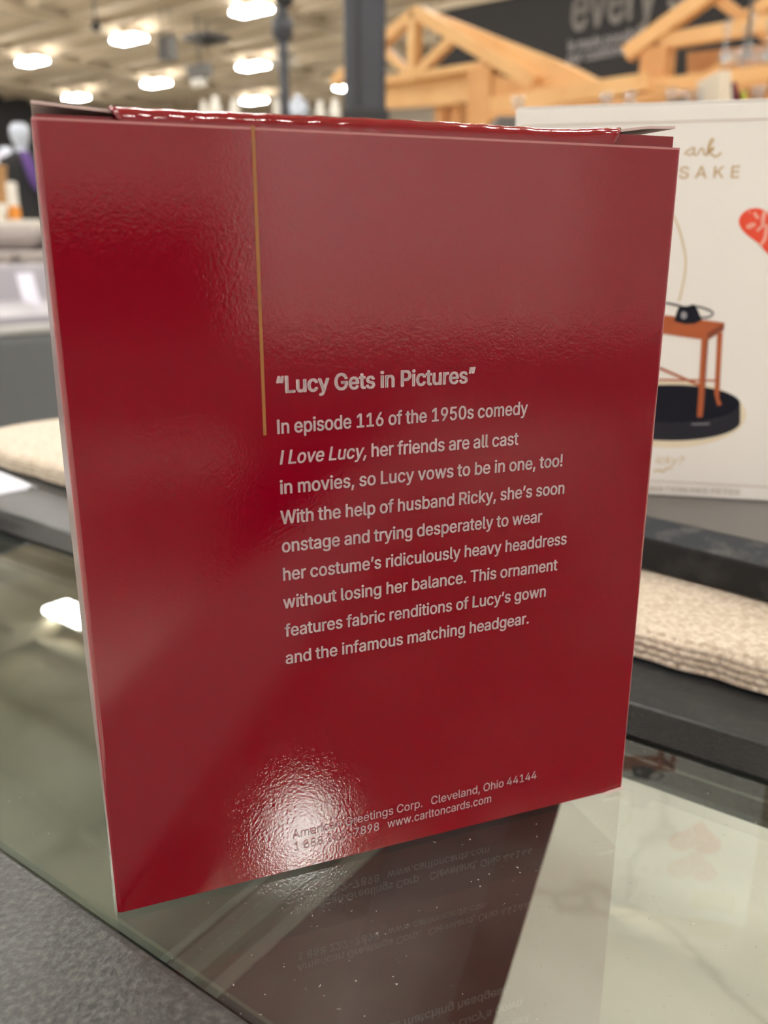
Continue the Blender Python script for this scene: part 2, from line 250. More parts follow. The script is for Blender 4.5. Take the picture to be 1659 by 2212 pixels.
# ------------------------------------------------------------------ printing helpers
# outlines of the printed letters, in thousandths of an em: advance, contours
GLYPHS = {
 '!': (196, '67,160 63,509 132,509 128,160|98,-4 86,-3 75,1 66,9 58,18 54,29 52,41 54,53 58,64 66,73 75,80 86,85 98,86 110,85 121,80 130,73 138,64 142,53 143,41 142,29 138,18 130,9 121,1 110,-3'),
 ',': (188, '38,-119 68,71 137,71 84,-119'),
 '-': (453, '337,244 337,188 114,188 114,244'),
 '.': (188, '95,-4 83,-3 73,1 63,9 55,18 51,29 50,41 51,53 55,64 63,73 73,81 83,85 95,87 107,85 118,81 128,73 135,64 140,53 141,41 140,29 135,18 128,9 118,1 107,-3'),
 '0': (453, '227,-7 191,-3 158,7 130,24 105,48 85,77 69,113 57,155 50,202 48,254 50,306 57,353 69,395 85,431 106,461 130,484 159,502 191,512 227,516 262,512 295,502 323,484 348,461 368,431 384,395 396,353 403,306 405,254 403,202 396,155 384,113 368,77 348,48 323,24 295,7 263,-3|227,50 250,52 271,60 290,74 306,92 320,116 330,144 338,176 342,213 344,254 342,295 338,332 330,365 320,393 306,416 290,435 271,449 250,457 227,460 203,457 182,449 163,435 147,416 134,393 123,365 115,332 111,295 109,254 111,213 115,176 123,144 134,116 147,92 163,74 182,60 203,52'),
 '1': (453, '76,0 76,55 391,55 391,0|276,509 276,0 212,0 212,448 209,448 86,358 86,427 198,509'),
 '2': (453, '64,0 64,47 234,229 282,282 294,298 303,312 311,327 316,341 319,356 320,371 319,389 315,405 308,419 298,431 287,441 273,449 258,455 241,458 224,460 205,458 188,454 172,447 159,438 148,427 139,413 132,398 128,381 127,362 66,362 68,391 75,418 86,442 102,464 121,482 143,496 168,507 196,513 225,516 254,513 281,507 306,497 328,482 346,465 361,445 372,423 379,398 381,372 380,354 377,336 371,318 363,299 351,280 336,259 267,180 153,60 153,57 389,57 389,0'),
 '4': (453, '40,105 40,158 247,509 311,509 109,166 109,163 413,163 413,105|282,0 282,121 282,146 282,318 343,318 343,0'),
 '5': (453, '221,-7 192,-5 165,1 140,11 118,25 99,41 83,60 71,82 63,105 60,130 122,130 125,115 130,102 138,89 148,78 160,68 173,60 188,54 204,51 221,50 241,51 259,56 276,64 291,75 304,89 314,104 322,122 326,141 328,162 326,183 321,203 314,221 303,237 290,251 275,262 257,270 238,275 218,277 201,276 184,273 167,268 152,262 139,255 128,246 67,253 96,509 366,509 366,452 151,452 134,301 148,311 162,318 178,325 194,330 212,333 229,334 252,332 274,328 294,321 313,311 330,299 345,285 358,269 370,251 379,231 386,210 390,187 391,163 388,132 381,102 369,76 352,52 332,32 309,15 282,3 253,-4'),
 '6': (453, '226,-7 196,-4 168,3 142,15 119,31 100,51 84,74 73,101 66,130 64,162 65,187 71,212 80,239 93,268 112,302 137,340 252,509 322,509 175,296 184,302 196,307 208,311 221,313 235,314 265,312 291,305 316,295 337,280 355,262 370,240 380,215 387,187 389,157 387,127 379,98 368,73 352,50 333,30 310,14 284,3 257,-4|226,48 245,50 263,55 279,63 293,73 304,86 314,101 322,119 326,137 327,157 326,178 322,196 314,213 304,228 293,241 279,251 263,259 245,264 226,265 207,264 190,259 174,252 160,241 148,229 138,214 131,197 126,179 125,158 126,138 131,119 138,102 148,86 160,73 174,63 190,55 207,50'),
 '7': (453, '97,0 323,448 323,452 62,452 62,509 391,509 391,449 165,0'),
 '8': (453, '226,-7 193,-5 163,1 136,11 111,25 91,42 74,62 62,84 54,109 52,135 53,156 58,176 65,195 75,212 87,228 101,241 117,252 134,260 153,265 129,276 109,289 93,308 80,330 73,354 70,380 73,405 79,429 90,450 106,469 124,485 146,498 170,508 197,514 226,516 255,514 282,508 306,498 328,485 346,469 361,450 373,429 379,405 382,380 379,354 372,330 359,308 343,289 323,276 300,267 319,260 335,252 351,241 365,228 377,212 387,195 395,176 399,156 401,135 398,109 391,84 378,62 362,42 341,25 317,11 289,1 259,-5|226,49 248,50 267,54 285,60 300,69 313,79 323,91 331,106 335,121 337,139 335,157 330,173 322,189 312,202 298,213 283,223 265,230 247,234 226,235 206,234 187,230 169,223 154,213 140,202 130,189 122,173 117,157 115,139 117,121 121,106 129,91 139,79 152,69 167,60 185,54 205,50|226,290 244,291 260,294 274,300 287,308 298,318 307,330 314,344 318,359 319,376 318,392 314,407 308,420 299,432 288,442 275,449 260,455 244,459 226,460 208,459 192,455 177,449 164,442 153,432 145,420 138,407 134,392 133,376 134,359 138,344 145,330 154,318 165,308 178,300 193,294 209,291'),
 '9': (453, '226,516 256,513 285,506 310,494 333,478 352,458 368,434 380,408 387,378 389,347 387,322 382,296 373,270 359,240 340,207 315,168 200,0 130,0 277,213 268,207 257,202 245,198 232,195 218,195 188,197 161,203 137,214 116,229 98,247 83,269 72,294 66,321 64,352 66,382 73,411 85,436 101,459 120,479 143,494 168,506 196,513|226,460 207,459 190,454 174,446 160,435 148,423 138,407 131,390 127,372 125,352 127,331 131,313 138,295 148,280 160,268 174,257 190,250 207,245 226,243 245,245 263,249 279,257 293,267 305,280 314,295 322,312 326,330 327,350 326,371 322,390 314,407 305,422 293,435 279,446 263,454 245,459'),
 '?': (358, '132,152 132,159 133,187 136,211 141,230 148,245 157,258 168,269 209,298 223,309 236,321 247,334 255,349 260,365 262,384 260,399 257,413 250,425 242,436 232,445 220,452 207,457 193,461 178,462 163,461 150,458 137,453 125,446 115,437 106,425 99,412 94,396 92,378 27,378 30,406 38,430 49,452 64,471 82,487 103,499 126,508 151,514 178,516 206,514 232,508 255,498 275,486 292,470 306,451 316,430 322,407 324,382 322,356 316,332 306,311 292,292 275,276 254,261 219,235 211,226 204,216 200,205 196,192 194,177 194,158 194,152|164,-4 152,-3 141,1 131,9 124,18 120,29 118,41 120,53 124,64 131,73 141,80 152,85 164,86 176,85 186,80 196,73 203,64 208,53 209,41 208,29 203,18 196,9 186,1 176,-3'),
 'A': (480, '16,0 201,509 276,509 463,0 395,0 287,302 264,372 239,456 213,371 191,302 85,0|110,142 110,199 370,199 370,142'),
 'C': (510, '267,-7 225,-3 186,7 150,25 119,49 92,79 70,115 53,157 44,203 40,254 44,305 53,352 70,393 92,429 119,459 150,484 186,501 225,512 267,516 293,514 317,511 340,504 362,496 383,485 402,471 419,456 435,438 448,418 459,397 467,373 473,348 408,348 404,365 397,380 389,395 380,407 369,418 357,428 344,437 330,444 315,449 300,453 284,455 267,456 237,453 209,445 184,432 161,414 141,391 125,364 113,332 106,295 103,254 106,213 113,177 125,145 141,117 161,94 184,76 210,63 237,56 267,53 284,54 300,56 315,60 330,65 344,72 357,81 369,90 380,102 389,114 397,128 404,144 408,160 473,160 467,135 459,112 448,91 435,71 420,53 402,38 383,24 363,13 341,5 317,-2 293,-6'),
 'D': (502, '219,0 96,0 96,57 215,57 254,60 288,68 318,81 343,99 363,122 379,149 390,181 397,216 399,255 397,294 390,329 379,361 364,388 344,410 320,428 291,441 258,449 221,452 93,452 93,509 225,509 273,505 315,495 353,478 385,455 412,426 433,391 449,351 458,306 462,255 458,205 449,159 433,119 411,83 384,54 351,31 312,14 268,3|125,509 125,0 60,0 60,509'),
 'E': (419, '60,0 60,509 372,509 372,452 125,452 125,286 355,286 355,229 125,229 125,57 375,57 375,0'),
 'F': (410, '60,0 60,509 369,509 369,452 125,452 125,278 346,278 346,221 125,221 125,0'),
 'G': (520, '269,-7 225,-3 185,7 149,25 118,49 91,79 69,116 53,157 43,203 40,254 43,305 53,352 69,393 91,429 117,459 149,484 184,501 223,512 265,516 291,514 316,510 340,504 363,494 384,483 403,469 421,453 436,436 449,416 460,395 468,373 474,349 408,349 402,365 395,379 387,393 378,406 368,417 356,427 344,436 330,443 315,448 300,453 283,455 265,456 236,453 209,445 183,432 160,414 141,392 125,364 113,332 106,295 103,254 106,213 113,177 125,145 141,117 161,95 184,76 210,63 238,56 269,53 296,55 322,61 345,71 365,85 382,102 396,123 407,147 413,173 415,199 283,199 283,256 478,256 478,200 475,160 466,124 451,91 431,62 406,38 377,19 344,5 308,-4'),
 'I': (205, '75,0 75,509 145,509 145,0'),
 'K': (467, '104,145 104,216 139,261 174,303 212,344 364,509 448,509 231,276 228,276|60,0 60,509 125,509 125,334 124,225 125,193 125,0|372,0 188,259 228,309 449,0'),
 'L': (393, '60,0 60,509 125,509 125,57 361,57 361,0'),
 'N': (523, '60,0 60,509 136,509 343,183 363,151 388,107 403,76 401,108 399,157 399,195 399,509 463,509 463,0 387,0 202,290 177,331 148,381 120,431 122,384 124,328 125,291 125,0'),
 'O': (533, '267,-7 225,-3 186,7 150,25 119,49 92,79 70,115 53,157 44,203 40,254 44,305 53,352 70,393 92,429 119,459 150,484 186,501 225,512 267,516 309,512 348,501 384,484 415,459 442,429 464,393 480,352 490,305 493,254 490,203 480,157 464,115 442,79 415,49 384,25 348,7 309,-3|267,53 296,55 324,63 349,76 372,94 392,116 408,144 420,176 428,213 430,254 428,295 420,332 408,365 392,392 372,415 349,433 324,446 296,453 267,456 237,453 210,445 184,433 161,415 142,392 125,364 113,332 106,295 103,254 106,213 113,176 125,144 142,117 161,94 184,76 210,63 237,55'),
 'P': (445, '60,0 60,509 235,509 272,506 305,499 332,487 356,471 375,452 390,430 400,404 407,377 409,348 407,318 400,291 390,265 375,243 356,223 332,207 305,195 272,188 235,186 125,186 125,0|125,186 109,186 109,242 125,242|125,242 233,242 257,244 279,248 297,256 312,266 324,279 333,294 339,310 343,328 344,348 343,367 339,385 333,402 324,416 312,428 297,439 279,446 257,451 232,452 125,452'),
 'R': (449, '60,0 60,509 236,509 273,506 305,500 333,489 356,473 376,455 390,433 401,408 407,381 409,352 407,323 401,296 390,271 376,250 356,232 333,217 305,206 273,200 236,198 125,198 125,0|125,198 96,198 96,255 125,255|125,255 234,255 258,256 280,260 298,267 313,276 325,287 334,300 340,316 344,333 345,352 344,371 340,389 334,405 325,419 313,430 298,440 279,446 258,451 233,452 125,452|353,0 230,229 303,229 428,0'),
 'S': (447, '224,-9 188,-7 156,-1 128,9 102,23 81,40 64,60 51,83 42,109 38,137 104,137 108,118 114,102 123,88 136,76 150,66 166,59 185,53 204,50 224,49 246,50 267,54 286,60 303,69 317,79 329,92 338,106 344,122 346,139 344,154 340,168 332,179 322,189 310,197 296,205 245,222 184,239 145,253 112,269 86,289 67,313 56,341 52,372 54,400 62,425 75,448 92,468 113,484 138,498 165,508 195,514 227,516 259,514 289,508 316,498 340,484 360,468 377,449 390,427 398,403 401,378 337,378 332,402 320,421 302,437 280,449 254,456 225,459 204,457 185,454 167,448 152,440 139,430 129,418 121,405 117,391 115,376 117,359 122,345 131,334 142,324 155,315 169,308 212,293 264,279 312,264 328,256 344,248 359,238 372,226 384,213 395,198 402,180 407,161 408,139 406,112 399,87 386,64 370,43 349,25 323,11 294,0 261,-7'),
 'T': (449, '32,452 32,509 417,509 417,452 257,452 257,0 193,0 193,452'),
 'W': (686, '155,0 16,509 82,509 163,196 175,145 187,94 193,61 200,94 211,145 224,196 306,509 380,509 462,196 474,145 486,94 492,62 499,94 510,145 523,196 603,509 670,509 530,0 455,0 368,323 351,391 343,437 335,395 318,323 230,0'),
 'a': (389, '160,-9 137,-7 115,-3 94,5 76,15 60,29 48,45 38,63 32,84 30,108 32,128 36,146 43,161 53,174 64,184 78,193 92,200 108,206 125,211 178,220 234,227 247,229 257,231 265,235 271,240 274,246 276,255 275,272 272,285 267,297 260,307 251,315 240,322 227,327 212,330 196,331 178,330 163,327 149,322 137,316 127,309 118,301 110,292 104,283 100,274 41,291 51,313 64,331 79,346 95,358 114,368 133,375 153,380 173,383 194,384 239,379 255,375 271,369 286,360 300,350 312,336 322,320 330,301 335,278 337,251 337,0 277,0 277,52 272,52 252,25 242,16 229,8 215,1 199,-4 181,-7|170,45 192,47 211,51 228,59 242,68 254,80 263,93 270,108 274,122 276,138 276,190 259,182 231,176 200,171 175,168 134,159 122,153 112,147 103,139 97,130 93,118 92,105 93,93 96,82 102,72 109,64 119,57 130,52 142,48 156,46'),
 'b': (424, '229,-8 208,-7 189,-3 172,4 159,12 147,21 138,31 118,59 112,59 112,0 53,0 53,509 114,509 114,319 118,319 137,346 147,355 158,364 171,373 188,379 207,383 229,384 259,382 287,374 313,361 335,342 354,320 370,293 381,261 388,227 390,189 388,151 381,116 370,84 355,57 336,34 313,16 288,3 260,-6|220,47 242,49 262,55 279,66 294,80 306,97 316,117 323,139 327,163 328,189 327,215 323,239 316,261 307,281 295,298 280,311 262,322 243,328 220,330 198,328 178,322 161,312 147,299 134,282 125,263 118,241 114,216 113,189 114,162 118,138 125,115 135,95 147,78 162,65 179,55 198,49'),
 'c': (396, '207,-8 174,-5 144,3 117,16 93,35 72,58 56,85 44,116 37,150 34,187 37,225 44,260 56,291 72,318 93,341 117,360 144,374 174,382 207,384 226,384 243,381 260,377 276,371 291,364 305,356 318,346 330,335 340,322 349,308 356,293 362,277 303,262 290,289 270,311 242,325 207,330 184,328 163,321 145,310 130,296 118,278 108,258 102,236 98,212 96,187 98,163 102,139 108,117 118,97 130,80 145,66 163,55 184,49 207,46 243,52 271,66 292,89 304,117 363,102 357,86 350,70 341,56 331,43 319,32 306,21 292,12 277,5 261,-1 244,-5 226,-7'),
 'd': (424, '195,-8 165,-6 137,3 111,16 89,34 70,57 55,84 43,116 36,151 34,189 36,227 43,261 55,293 70,320 89,342 112,361 137,374 165,382 196,384 218,383 237,379 253,373 267,364 278,355 287,346 306,319 311,319 311,509 372,509 372,0 313,0 313,59 307,59 287,31 277,21 266,12 252,4 236,-3 217,-7|205,47 226,49 246,55 263,65 278,78 290,95 299,115 306,138 310,162 312,189 310,216 306,241 300,263 290,282 278,299 263,312 246,322 227,328 205,330 182,328 162,322 145,311 130,298 118,281 108,261 102,239 98,215 96,189 98,163 102,139 109,117 118,97 130,80 145,66 162,55 182,49'),
 'e': (404, '212,-8 177,-5 145,3 117,16 92,35 72,58 56,85 44,116 37,150 34,187 36,224 44,258 55,290 71,317 91,340 115,359 142,373 172,382 205,384 226,383 246,380 266,374 285,366 303,355 319,341 334,324 347,305 357,282 365,256 370,227 371,194 371,169 97,169 98,151 102,127 110,106 121,88 135,73 151,61 169,53 190,48 212,46 227,47 241,49 254,53 265,58 276,65 285,73 294,82 300,93 306,105 365,91 358,72 348,55 335,39 320,26 302,14 283,4 261,-3 237,-7|97,169 75,169 75,221 96,221 96,211 96,178|96,221 308,221 308,226 304,248 298,269 288,286 277,301 263,314 246,323 227,328 205,330 183,328 164,323 146,313 131,301 119,286 109,270 102,251 97,231'),
 'f': (254, '228,379 228,327 6,327 6,379|81,0 81,432 82,452 87,470 96,486 107,499 120,510 135,519 152,525 169,529 187,530 222,527 243,521 227,468 215,472 195,474 178,472 164,468 154,460 147,449 143,435 142,419 142,0'),
 'g': (425, '207,-151 180,-149 156,-146 134,-140 114,-132 97,-122 82,-110 70,-97 59,-84 51,-69 101,-41 122,-66 131,-74 142,-82 154,-88 169,-93 187,-96 207,-97 236,-95 261,-87 282,-75 298,-58 308,-34 311,-6 311,68 306,68 287,41 277,32 266,23 252,16 236,10 217,6 195,5 165,7 138,14 113,27 90,43 71,65 55,90 43,120 36,154 34,191 36,229 43,263 55,293 71,320 90,342 112,361 138,374 166,382 196,384 218,383 237,379 253,373 267,365 279,356 288,346 308,319 313,319 313,379 372,379 372,-9 370,-40 363,-67 350,-90 334,-109 314,-124 291,-136 265,-144 237,-149|205,59 227,61 246,66 264,75 278,87 290,103 300,121 307,142 311,166 312,193 311,219 307,242 300,264 291,283 279,299 264,312 247,322 227,328 205,330 182,328 163,322 145,312 130,298 118,282 109,262 102,241 98,218 96,193 98,167 102,144 109,123 118,104 131,88 145,76 163,66 183,61'),
 'h': (410, '114,227 114,0 53,0 53,509 114,509 114,314 116,319 132,344 152,362 175,374 200,382 227,384 252,383 275,377 295,369 313,356 328,340 341,321 350,298 355,271 357,240 357,0 296,0 296,235 293,263 286,286 273,304 256,318 235,326 210,329 192,328 176,324 161,317 147,308 136,297 126,283 119,266 115,248'),
 'i': (167, '53,0 53,379 114,379 114,0|84,443 73,444 63,448 54,455 47,463 43,472 41,483 43,494 47,504 54,512 63,518 73,522 84,524 95,522 105,518 114,512 121,504 125,494 126,483 125,472 121,463 114,455 105,448 95,444'),
 'k': (381, '110,137 110,212 121,212 284,379 360,379 184,199 177,199|53,0 53,509 114,509 114,0|294,0 148,186 191,229 372,0'),
 'l': (189, '139,-2 112,0 91,8 74,20 62,37 55,59 53,84 53,509 114,509 114,99 114,83 117,71 120,62 126,57 135,53 146,52 160,53 170,54 181,3 162,-1'),
 'm': (610, '53,0 53,379 112,379 112,308 114,314 122,331 132,346 144,358 158,368 172,376 187,382 203,385 219,386 245,383 268,375 287,361 303,342 314,320 317,309 318,312 326,329 337,343 350,356 364,366 381,375 398,381 417,385 437,386 458,385 478,380 497,372 514,361 529,346 541,328 550,307 555,283 557,255 557,0 496,0 496,254 493,279 485,298 473,313 456,323 438,329 419,330 402,329 387,326 374,320 363,312 353,302 345,290 340,277 336,263 335,247 335,0 274,0 274,260 272,280 265,297 253,311 238,322 220,328 199,330 185,329 171,326 158,320 145,312 135,302 126,289 119,274 115,257 114,238 114,0'),
 'n': (410, '114,227 114,0 53,0 53,379 112,379 112,310 116,319 132,344 152,362 175,374 200,382 227,384 252,383 275,377 295,369 313,356 328,340 341,321 350,298 355,271 357,240 357,0 296,0 296,235 293,263 286,286 273,304 256,318 235,326 210,329 192,328 176,324 161,317 147,308 136,297 126,283 119,266 115,248'),
 'o': (415, '207,-8 174,-5 144,3 117,16 93,35 72,58 56,85 44,116 37,150 34,187 37,225 44,260 56,291 72,318 93,341 117,360 144,374 174,382 207,384 241,382 271,374 299,360 323,341 343,318 359,291 371,260 379,225 381,187 379,150 371,116 359,85 343,58 323,35 299,16 271,3 241,-5|207,46 231,49 252,55 270,66 285,80 298,97 307,117 314,139 318,163 319,187 318,212 314,236 307,258 298,278 285,296 270,310 252,321 231,328 207,330 184,328 163,321 145,310 130,296 118,278 108,258 102,236 98,212 96,187 98,163 102,139 108,117 118,97 130,80 145,66 163,55 184,49'),
 'p': (424, '53,-143 53,379 112,379 112,319 118,319 137,346 147,355 158,364 171,373 188,379 207,383 229,384 259,382 287,374 313,361 335,342 354,320 370,293 381,261 388,227 390,189 388,151 381,116 370,84 355,57 336,34 313,16 288,3 260,-6 229,-8 208,-7 189,-3 173,4 159,12 147,21 138,31 118,59 114,59 114,-143|220,47 242,49 262,55 279,66 294,80 306,97 316,117 323,139 327,163 328,189 327,215 323,239 316,261 307,281 295,298 280,311 262,322 243,328 220,330 198,328 178,322 161,312 147,299 134,282 125,263 118,241 114,216 113,189 114,162 118,138 125,115 135,95 147,78 162,65 179,55 198,49'),
 'r': (259, '53,0 53,379 112,379 112,321 115,321 124,339 137,354 152,367 171,377 191,383 213,385 229,384 243,384 243,322 230,324 207,326 190,324 174,321 159,315 146,306 135,296 126,284 119,269 115,254 114,237 114,0'),
 's': (365, '182,-8 157,-7 133,-3 112,3 93,12 76,24 62,38 50,54 41,73 36,94 94,107 101,87 111,72 124,60 141,52 160,47 181,45 206,47 227,53 244,62 258,74 265,88 268,103 266,115 262,126 254,136 243,144 229,150 212,155 149,170 118,180 92,192 72,208 58,227 50,249 47,274 49,295 55,314 65,332 79,347 95,360 115,370 137,378 161,383 187,384 212,383 234,379 254,372 271,363 286,352 299,339 309,324 318,308 324,290 268,277 262,291 254,304 243,316 228,325 210,331 187,333 166,331 147,326 131,317 119,305 111,292 109,277 110,264 115,253 124,243 136,235 152,229 172,223 229,209 261,200 287,187 306,171 320,153 328,131 331,107 329,85 323,65 312,47 298,31 281,18 260,6 236,-2 210,-7'),
 't': (227, '204,379 204,327 6,327 6,379|65,471 126,471 126,98 127,83 130,70 136,61 144,55 156,51 170,50 185,51 202,54 213,2 192,-3 168,-4 138,-1 113,7 92,21 77,41 68,64 65,93'),
 'u': (410, '182,-5 158,-3 135,2 115,11 97,23 82,39 69,59 60,82 54,109 53,139 53,379 114,379 114,144 116,117 124,94 137,75 154,61 175,53 200,50 218,51 234,55 249,62 263,71 274,83 283,97 290,113 295,132 296,153 296,379 357,379 357,0 298,0 298,70 294,60 277,35 257,17 234,5 209,-3'),
 'v': (389, '163,0 17,379 84,379 165,155 187,87 195,59 203,87 224,155 305,379 371,379 226,0|195,59 206,21 184,21'),
 'w': (567, '138,0 23,379 87,379 133,214 154,137 170,64 186,135 206,214 252,379 316,379 362,214 382,136 397,66 413,135 434,214 480,379 545,379 429,0 368,0 319,172 305,225 291,280 284,309 277,280 263,225 248,172 199,0'),
 'y': (389, '47,-139 61,-86 71,-87 83,-89 94,-90 104,-89 113,-86 122,-81 130,-74 138,-64 145,-51 151,-36 163,-1 17,379 84,379 165,155 187,87 195,60 202,87 224,155 305,379 371,379 204,-58 196,-77 187,-93 177,-107 165,-119 153,-128 139,-136 125,-141 109,-144 91,-145 65,-143|195,60 206,21 184,21'),
 '’': (177, '52,318 82,509 151,509 98,318'),
 '“': (300, '52,318 104,509 151,509 121,318|175,318 228,509 274,509 244,318'),
 '”': (300, '52,318 82,509 151,509 98,318|175,318 205,509 274,509 222,318'),
}
def poly_area(p): return sum(p[i][0]*p[(i+1) % len(p)][1]-p[(i+1) % len(p)][0]*p[i][1] for i in range(len(p)))/2
def inside(q, p):
    r = False
    for i in range(len(p)):
        (x0, y0), (x1, y1) = p[i], p[i-1]
        if (y0 > q[1]) != (y1 > q[1]) and q[0] < (x1-x0)*(q[1]-y0)/(y1-y0)+x0: r = not r
    return r
FILLED = {}
def glyph_faces(ch):
    """each outline of the letter filled on its own, with the holes that lie in it"""
    if ch in FILLED: return FILLED[ch]
    cs = [[tuple(int(q)/1000 for q in p.split(',')) for p in part.split()] for part in GLYPHS[ch][1].split('|')]
    outer = [c for c in cs if poly_area(c) < 0]; holes = [c for c in cs if poly_area(c) > 0]
    vs, fs = [], []
    for c in outer:
        cu = bpy.data.curves.new('t', 'CURVE'); cu.dimensions = '2D'; cu.fill_mode = 'BOTH'
        for k in [c]+[h for h in holes if inside(h[0], c)]:
            sp = cu.splines.new('POLY'); sp.points.add(len(k)-1); sp.use_cyclic_u = True
            for q, p in zip(sp.points, k): q.co = (p[0], p[1], 0, 1)
        o = bpy.data.objects.new('t', cu); C.objects.link(o)
        dg = bpy.context.evaluated_depsgraph_get(); me = bpy.data.meshes.new_from_object(o.evaluated_get(dg))
        i0 = len(vs); vs += [(v.co.x, v.co.y) for v in me.vertices]; fs += [tuple(i0+q for q in p.vertices) for p in me.polygons]
        C.objects.unlink(o); bpy.data.objects.remove(o); bpy.data.curves.remove(cu); bpy.data.meshes.remove(me)
    FILLED[ch] = (vs, fs); return FILLED[ch]
CAPH = max(int(p.split(',')[1]) for p in GLYPHS['I'][1].split())/1000
def print_text(name, body, plane, start, end, cap, material, parent, off=.00012, bold=.012, shear=0, italic_part=None, spacing=1.0):
    """text on an upright plane from baseline point start to baseline point end, cap = height of capitals"""
    n_it = len(italic_part) if italic_part else (len(body) if shear else 0)
    V, F = [], []; x = 0
    shifts = [(0, 0)] if not bold else [(0, 0), (bold, 0), (-bold, 0), (bold*.6, bold*.55), (-bold*.6, -bold*.55), (bold*.6, -bold*.55), (-bold*.6, bold*.55)]
    for i, ch in enumerate(body):
        if ch == ' ': x += .175*spacing; continue
        vs, fs = glyph_faces(ch)
        for dx, dy in shifts:
            i0 = len(V); V += [(px+(.2*py if i < n_it else 0)+x+dx, py+dy) for px, py in vs]; F += [tuple(i0+q for q in f) for f in fs]
        x += GLYPHS[ch][0]/1000+(spacing-1)*.4
    x0 = min(v[0] for v in V); x1 = max(v[0] for v in V); w = x1-x0
    ds = end[0]-start[0]; dz = end[1]-start[1]; k = cap/CAPH
    mb = MB()
    mb.raw([plane.p(start[0]+ds*(v[0]-x0)/w, start[1]+dz*(v[0]-x0)/w + v[1]*k, off) for v in V], F)
    return mb.build(name, material, parent)
def ribbon(mb, plane, uvs, w, off=.00012, mi=0):
    n = len(uvs)
    L = []; R = []
    for i in range(n):
        a = uvs[max(i-1, 0)]; c = uvs[min(i+1, n-1)]; dx, dy = c[0]-a[0], c[1]-a[1]; l = sqrt(dx*dx+dy*dy) or 1
        ww = w[i] if isinstance(w, (list, tuple)) else w
        L.append((uvs[i][0]-dy/l*ww/2, uvs[i][1]+dx/l*ww/2)); R.append((uvs[i][0]+dy/l*ww/2, uvs[i][1]-dx/l*ww/2))
    for i in range(n-1): mb.face([plane.p(*L[i], off), plane.p(*R[i], off), plane.p(*R[i+1], off), plane.p(*L[i+1], off)], mi)
def patch(mb, plane, pix, off=.00012, mi=0): mb.face([plane.p(*plane.uv(*q), off) for q in pix], mi)
def smooth_px(pts, n=8):
    out = []
    P = [pts[0]]+list(pts)+[pts[-1]]
    for i in range(1, len(P)-2):
        for k in range(n):
            t = k/n; a, b_, c_, d = P[i-1], P[i], P[i+1], P[i+2]
            out.append(tuple(.5*((2*b_[j])+(-a[j]+c_[j])*t+(2*a[j]-5*b_[j]+4*c_[j]-d[j])*t*t+(-a[j]+3*b_[j]-3*c_[j]+d[j])*t**3) for j in (0, 1)))
    out.append(tuple(pts[-1])); return out

# ------------------------------------------------------------------ the hall
U0, U1, V0, V1 = -20, 37.5, -17, 33
def wall(name, a, b_, material, z0=FLOOR, z1=CEIL, th=.2):
    mb = MB(); a = Vector(a); b_ = Vector(b_); d = (b_-a); n = Vector((d.y, -d.x, 0)).normalized()*th
    mb.box(a+Vector((0,0,z0)), d, n, (0, 0, z1-z0)); o = mb.build(name, material); return tag(o, kind='structure')
mb = MB(); mb.box(hall(U0, V0, FLOOR-.2), HU*(U1-U0), HV*(V1-V0), (0,0,.2)); tag(mb.build('floor', M['concrete']), kind='structure')
mb = MB(); mb.box(hall(U0, V0, CEIL), HU*(U1-U0), HV*(V1-V0), (0,0,.2), 0)
v = V0+.6
while v < V1:
    mb.box(hall(U0, v, CEIL-.16), HU*(U1-U0), HV*.12, (0,0,.16), 1); v += 1.23
u = U0+2.5
while u < U1:
    mb.box(hall(u, V0, CEIL-.34), HU*.22, HV*(V1-V0), (0,0,.18), 1); u += 5.08
tag(mb.build('ceiling', [M['ceil'], M['beam']]), kind='structure')
wall('wall_far', hall(U1, V1, 0), hall(U1, V0, 0), M['darkwall'])
wall('wall_left', hall(U1, V0, 0), hall(U0, V0, 0), M['wallw'])
wall('wall_near', hall(U0, V0, 0), hall(U0, V1, 0), M['wallw'])
wall('wall_right', hall(U0, V1, 0), hall(U1, V1, 0), M['beigewall'])

# screens added behind the camera to shape what the glossy red card mirrors
def behind(az, d, z=FLOOR): a_ = radians(az); return Vector((sin(a_)*d, cos(a_)*d, z))
def screen_wall(name, az0, az1, d, ztop, m):
    a_, b_ = behind(az0, d), behind(az1, d); mb = MB(); dd = b_-a_; nn = Vector((dd.y, -dd.x, 0)).normalized()*.12
    mb.box(a_, dd, nn, (0, 0, ztop-FLOOR)); tag(mb.build(name, M[m]), kind='structure')
screen_wall('added_screen_1', 147, 175, 9.0, 3.2, 'fabric')
screen_wall('added_screen_2', 100, 124.5, 7.0, 3.0, 'fabric')

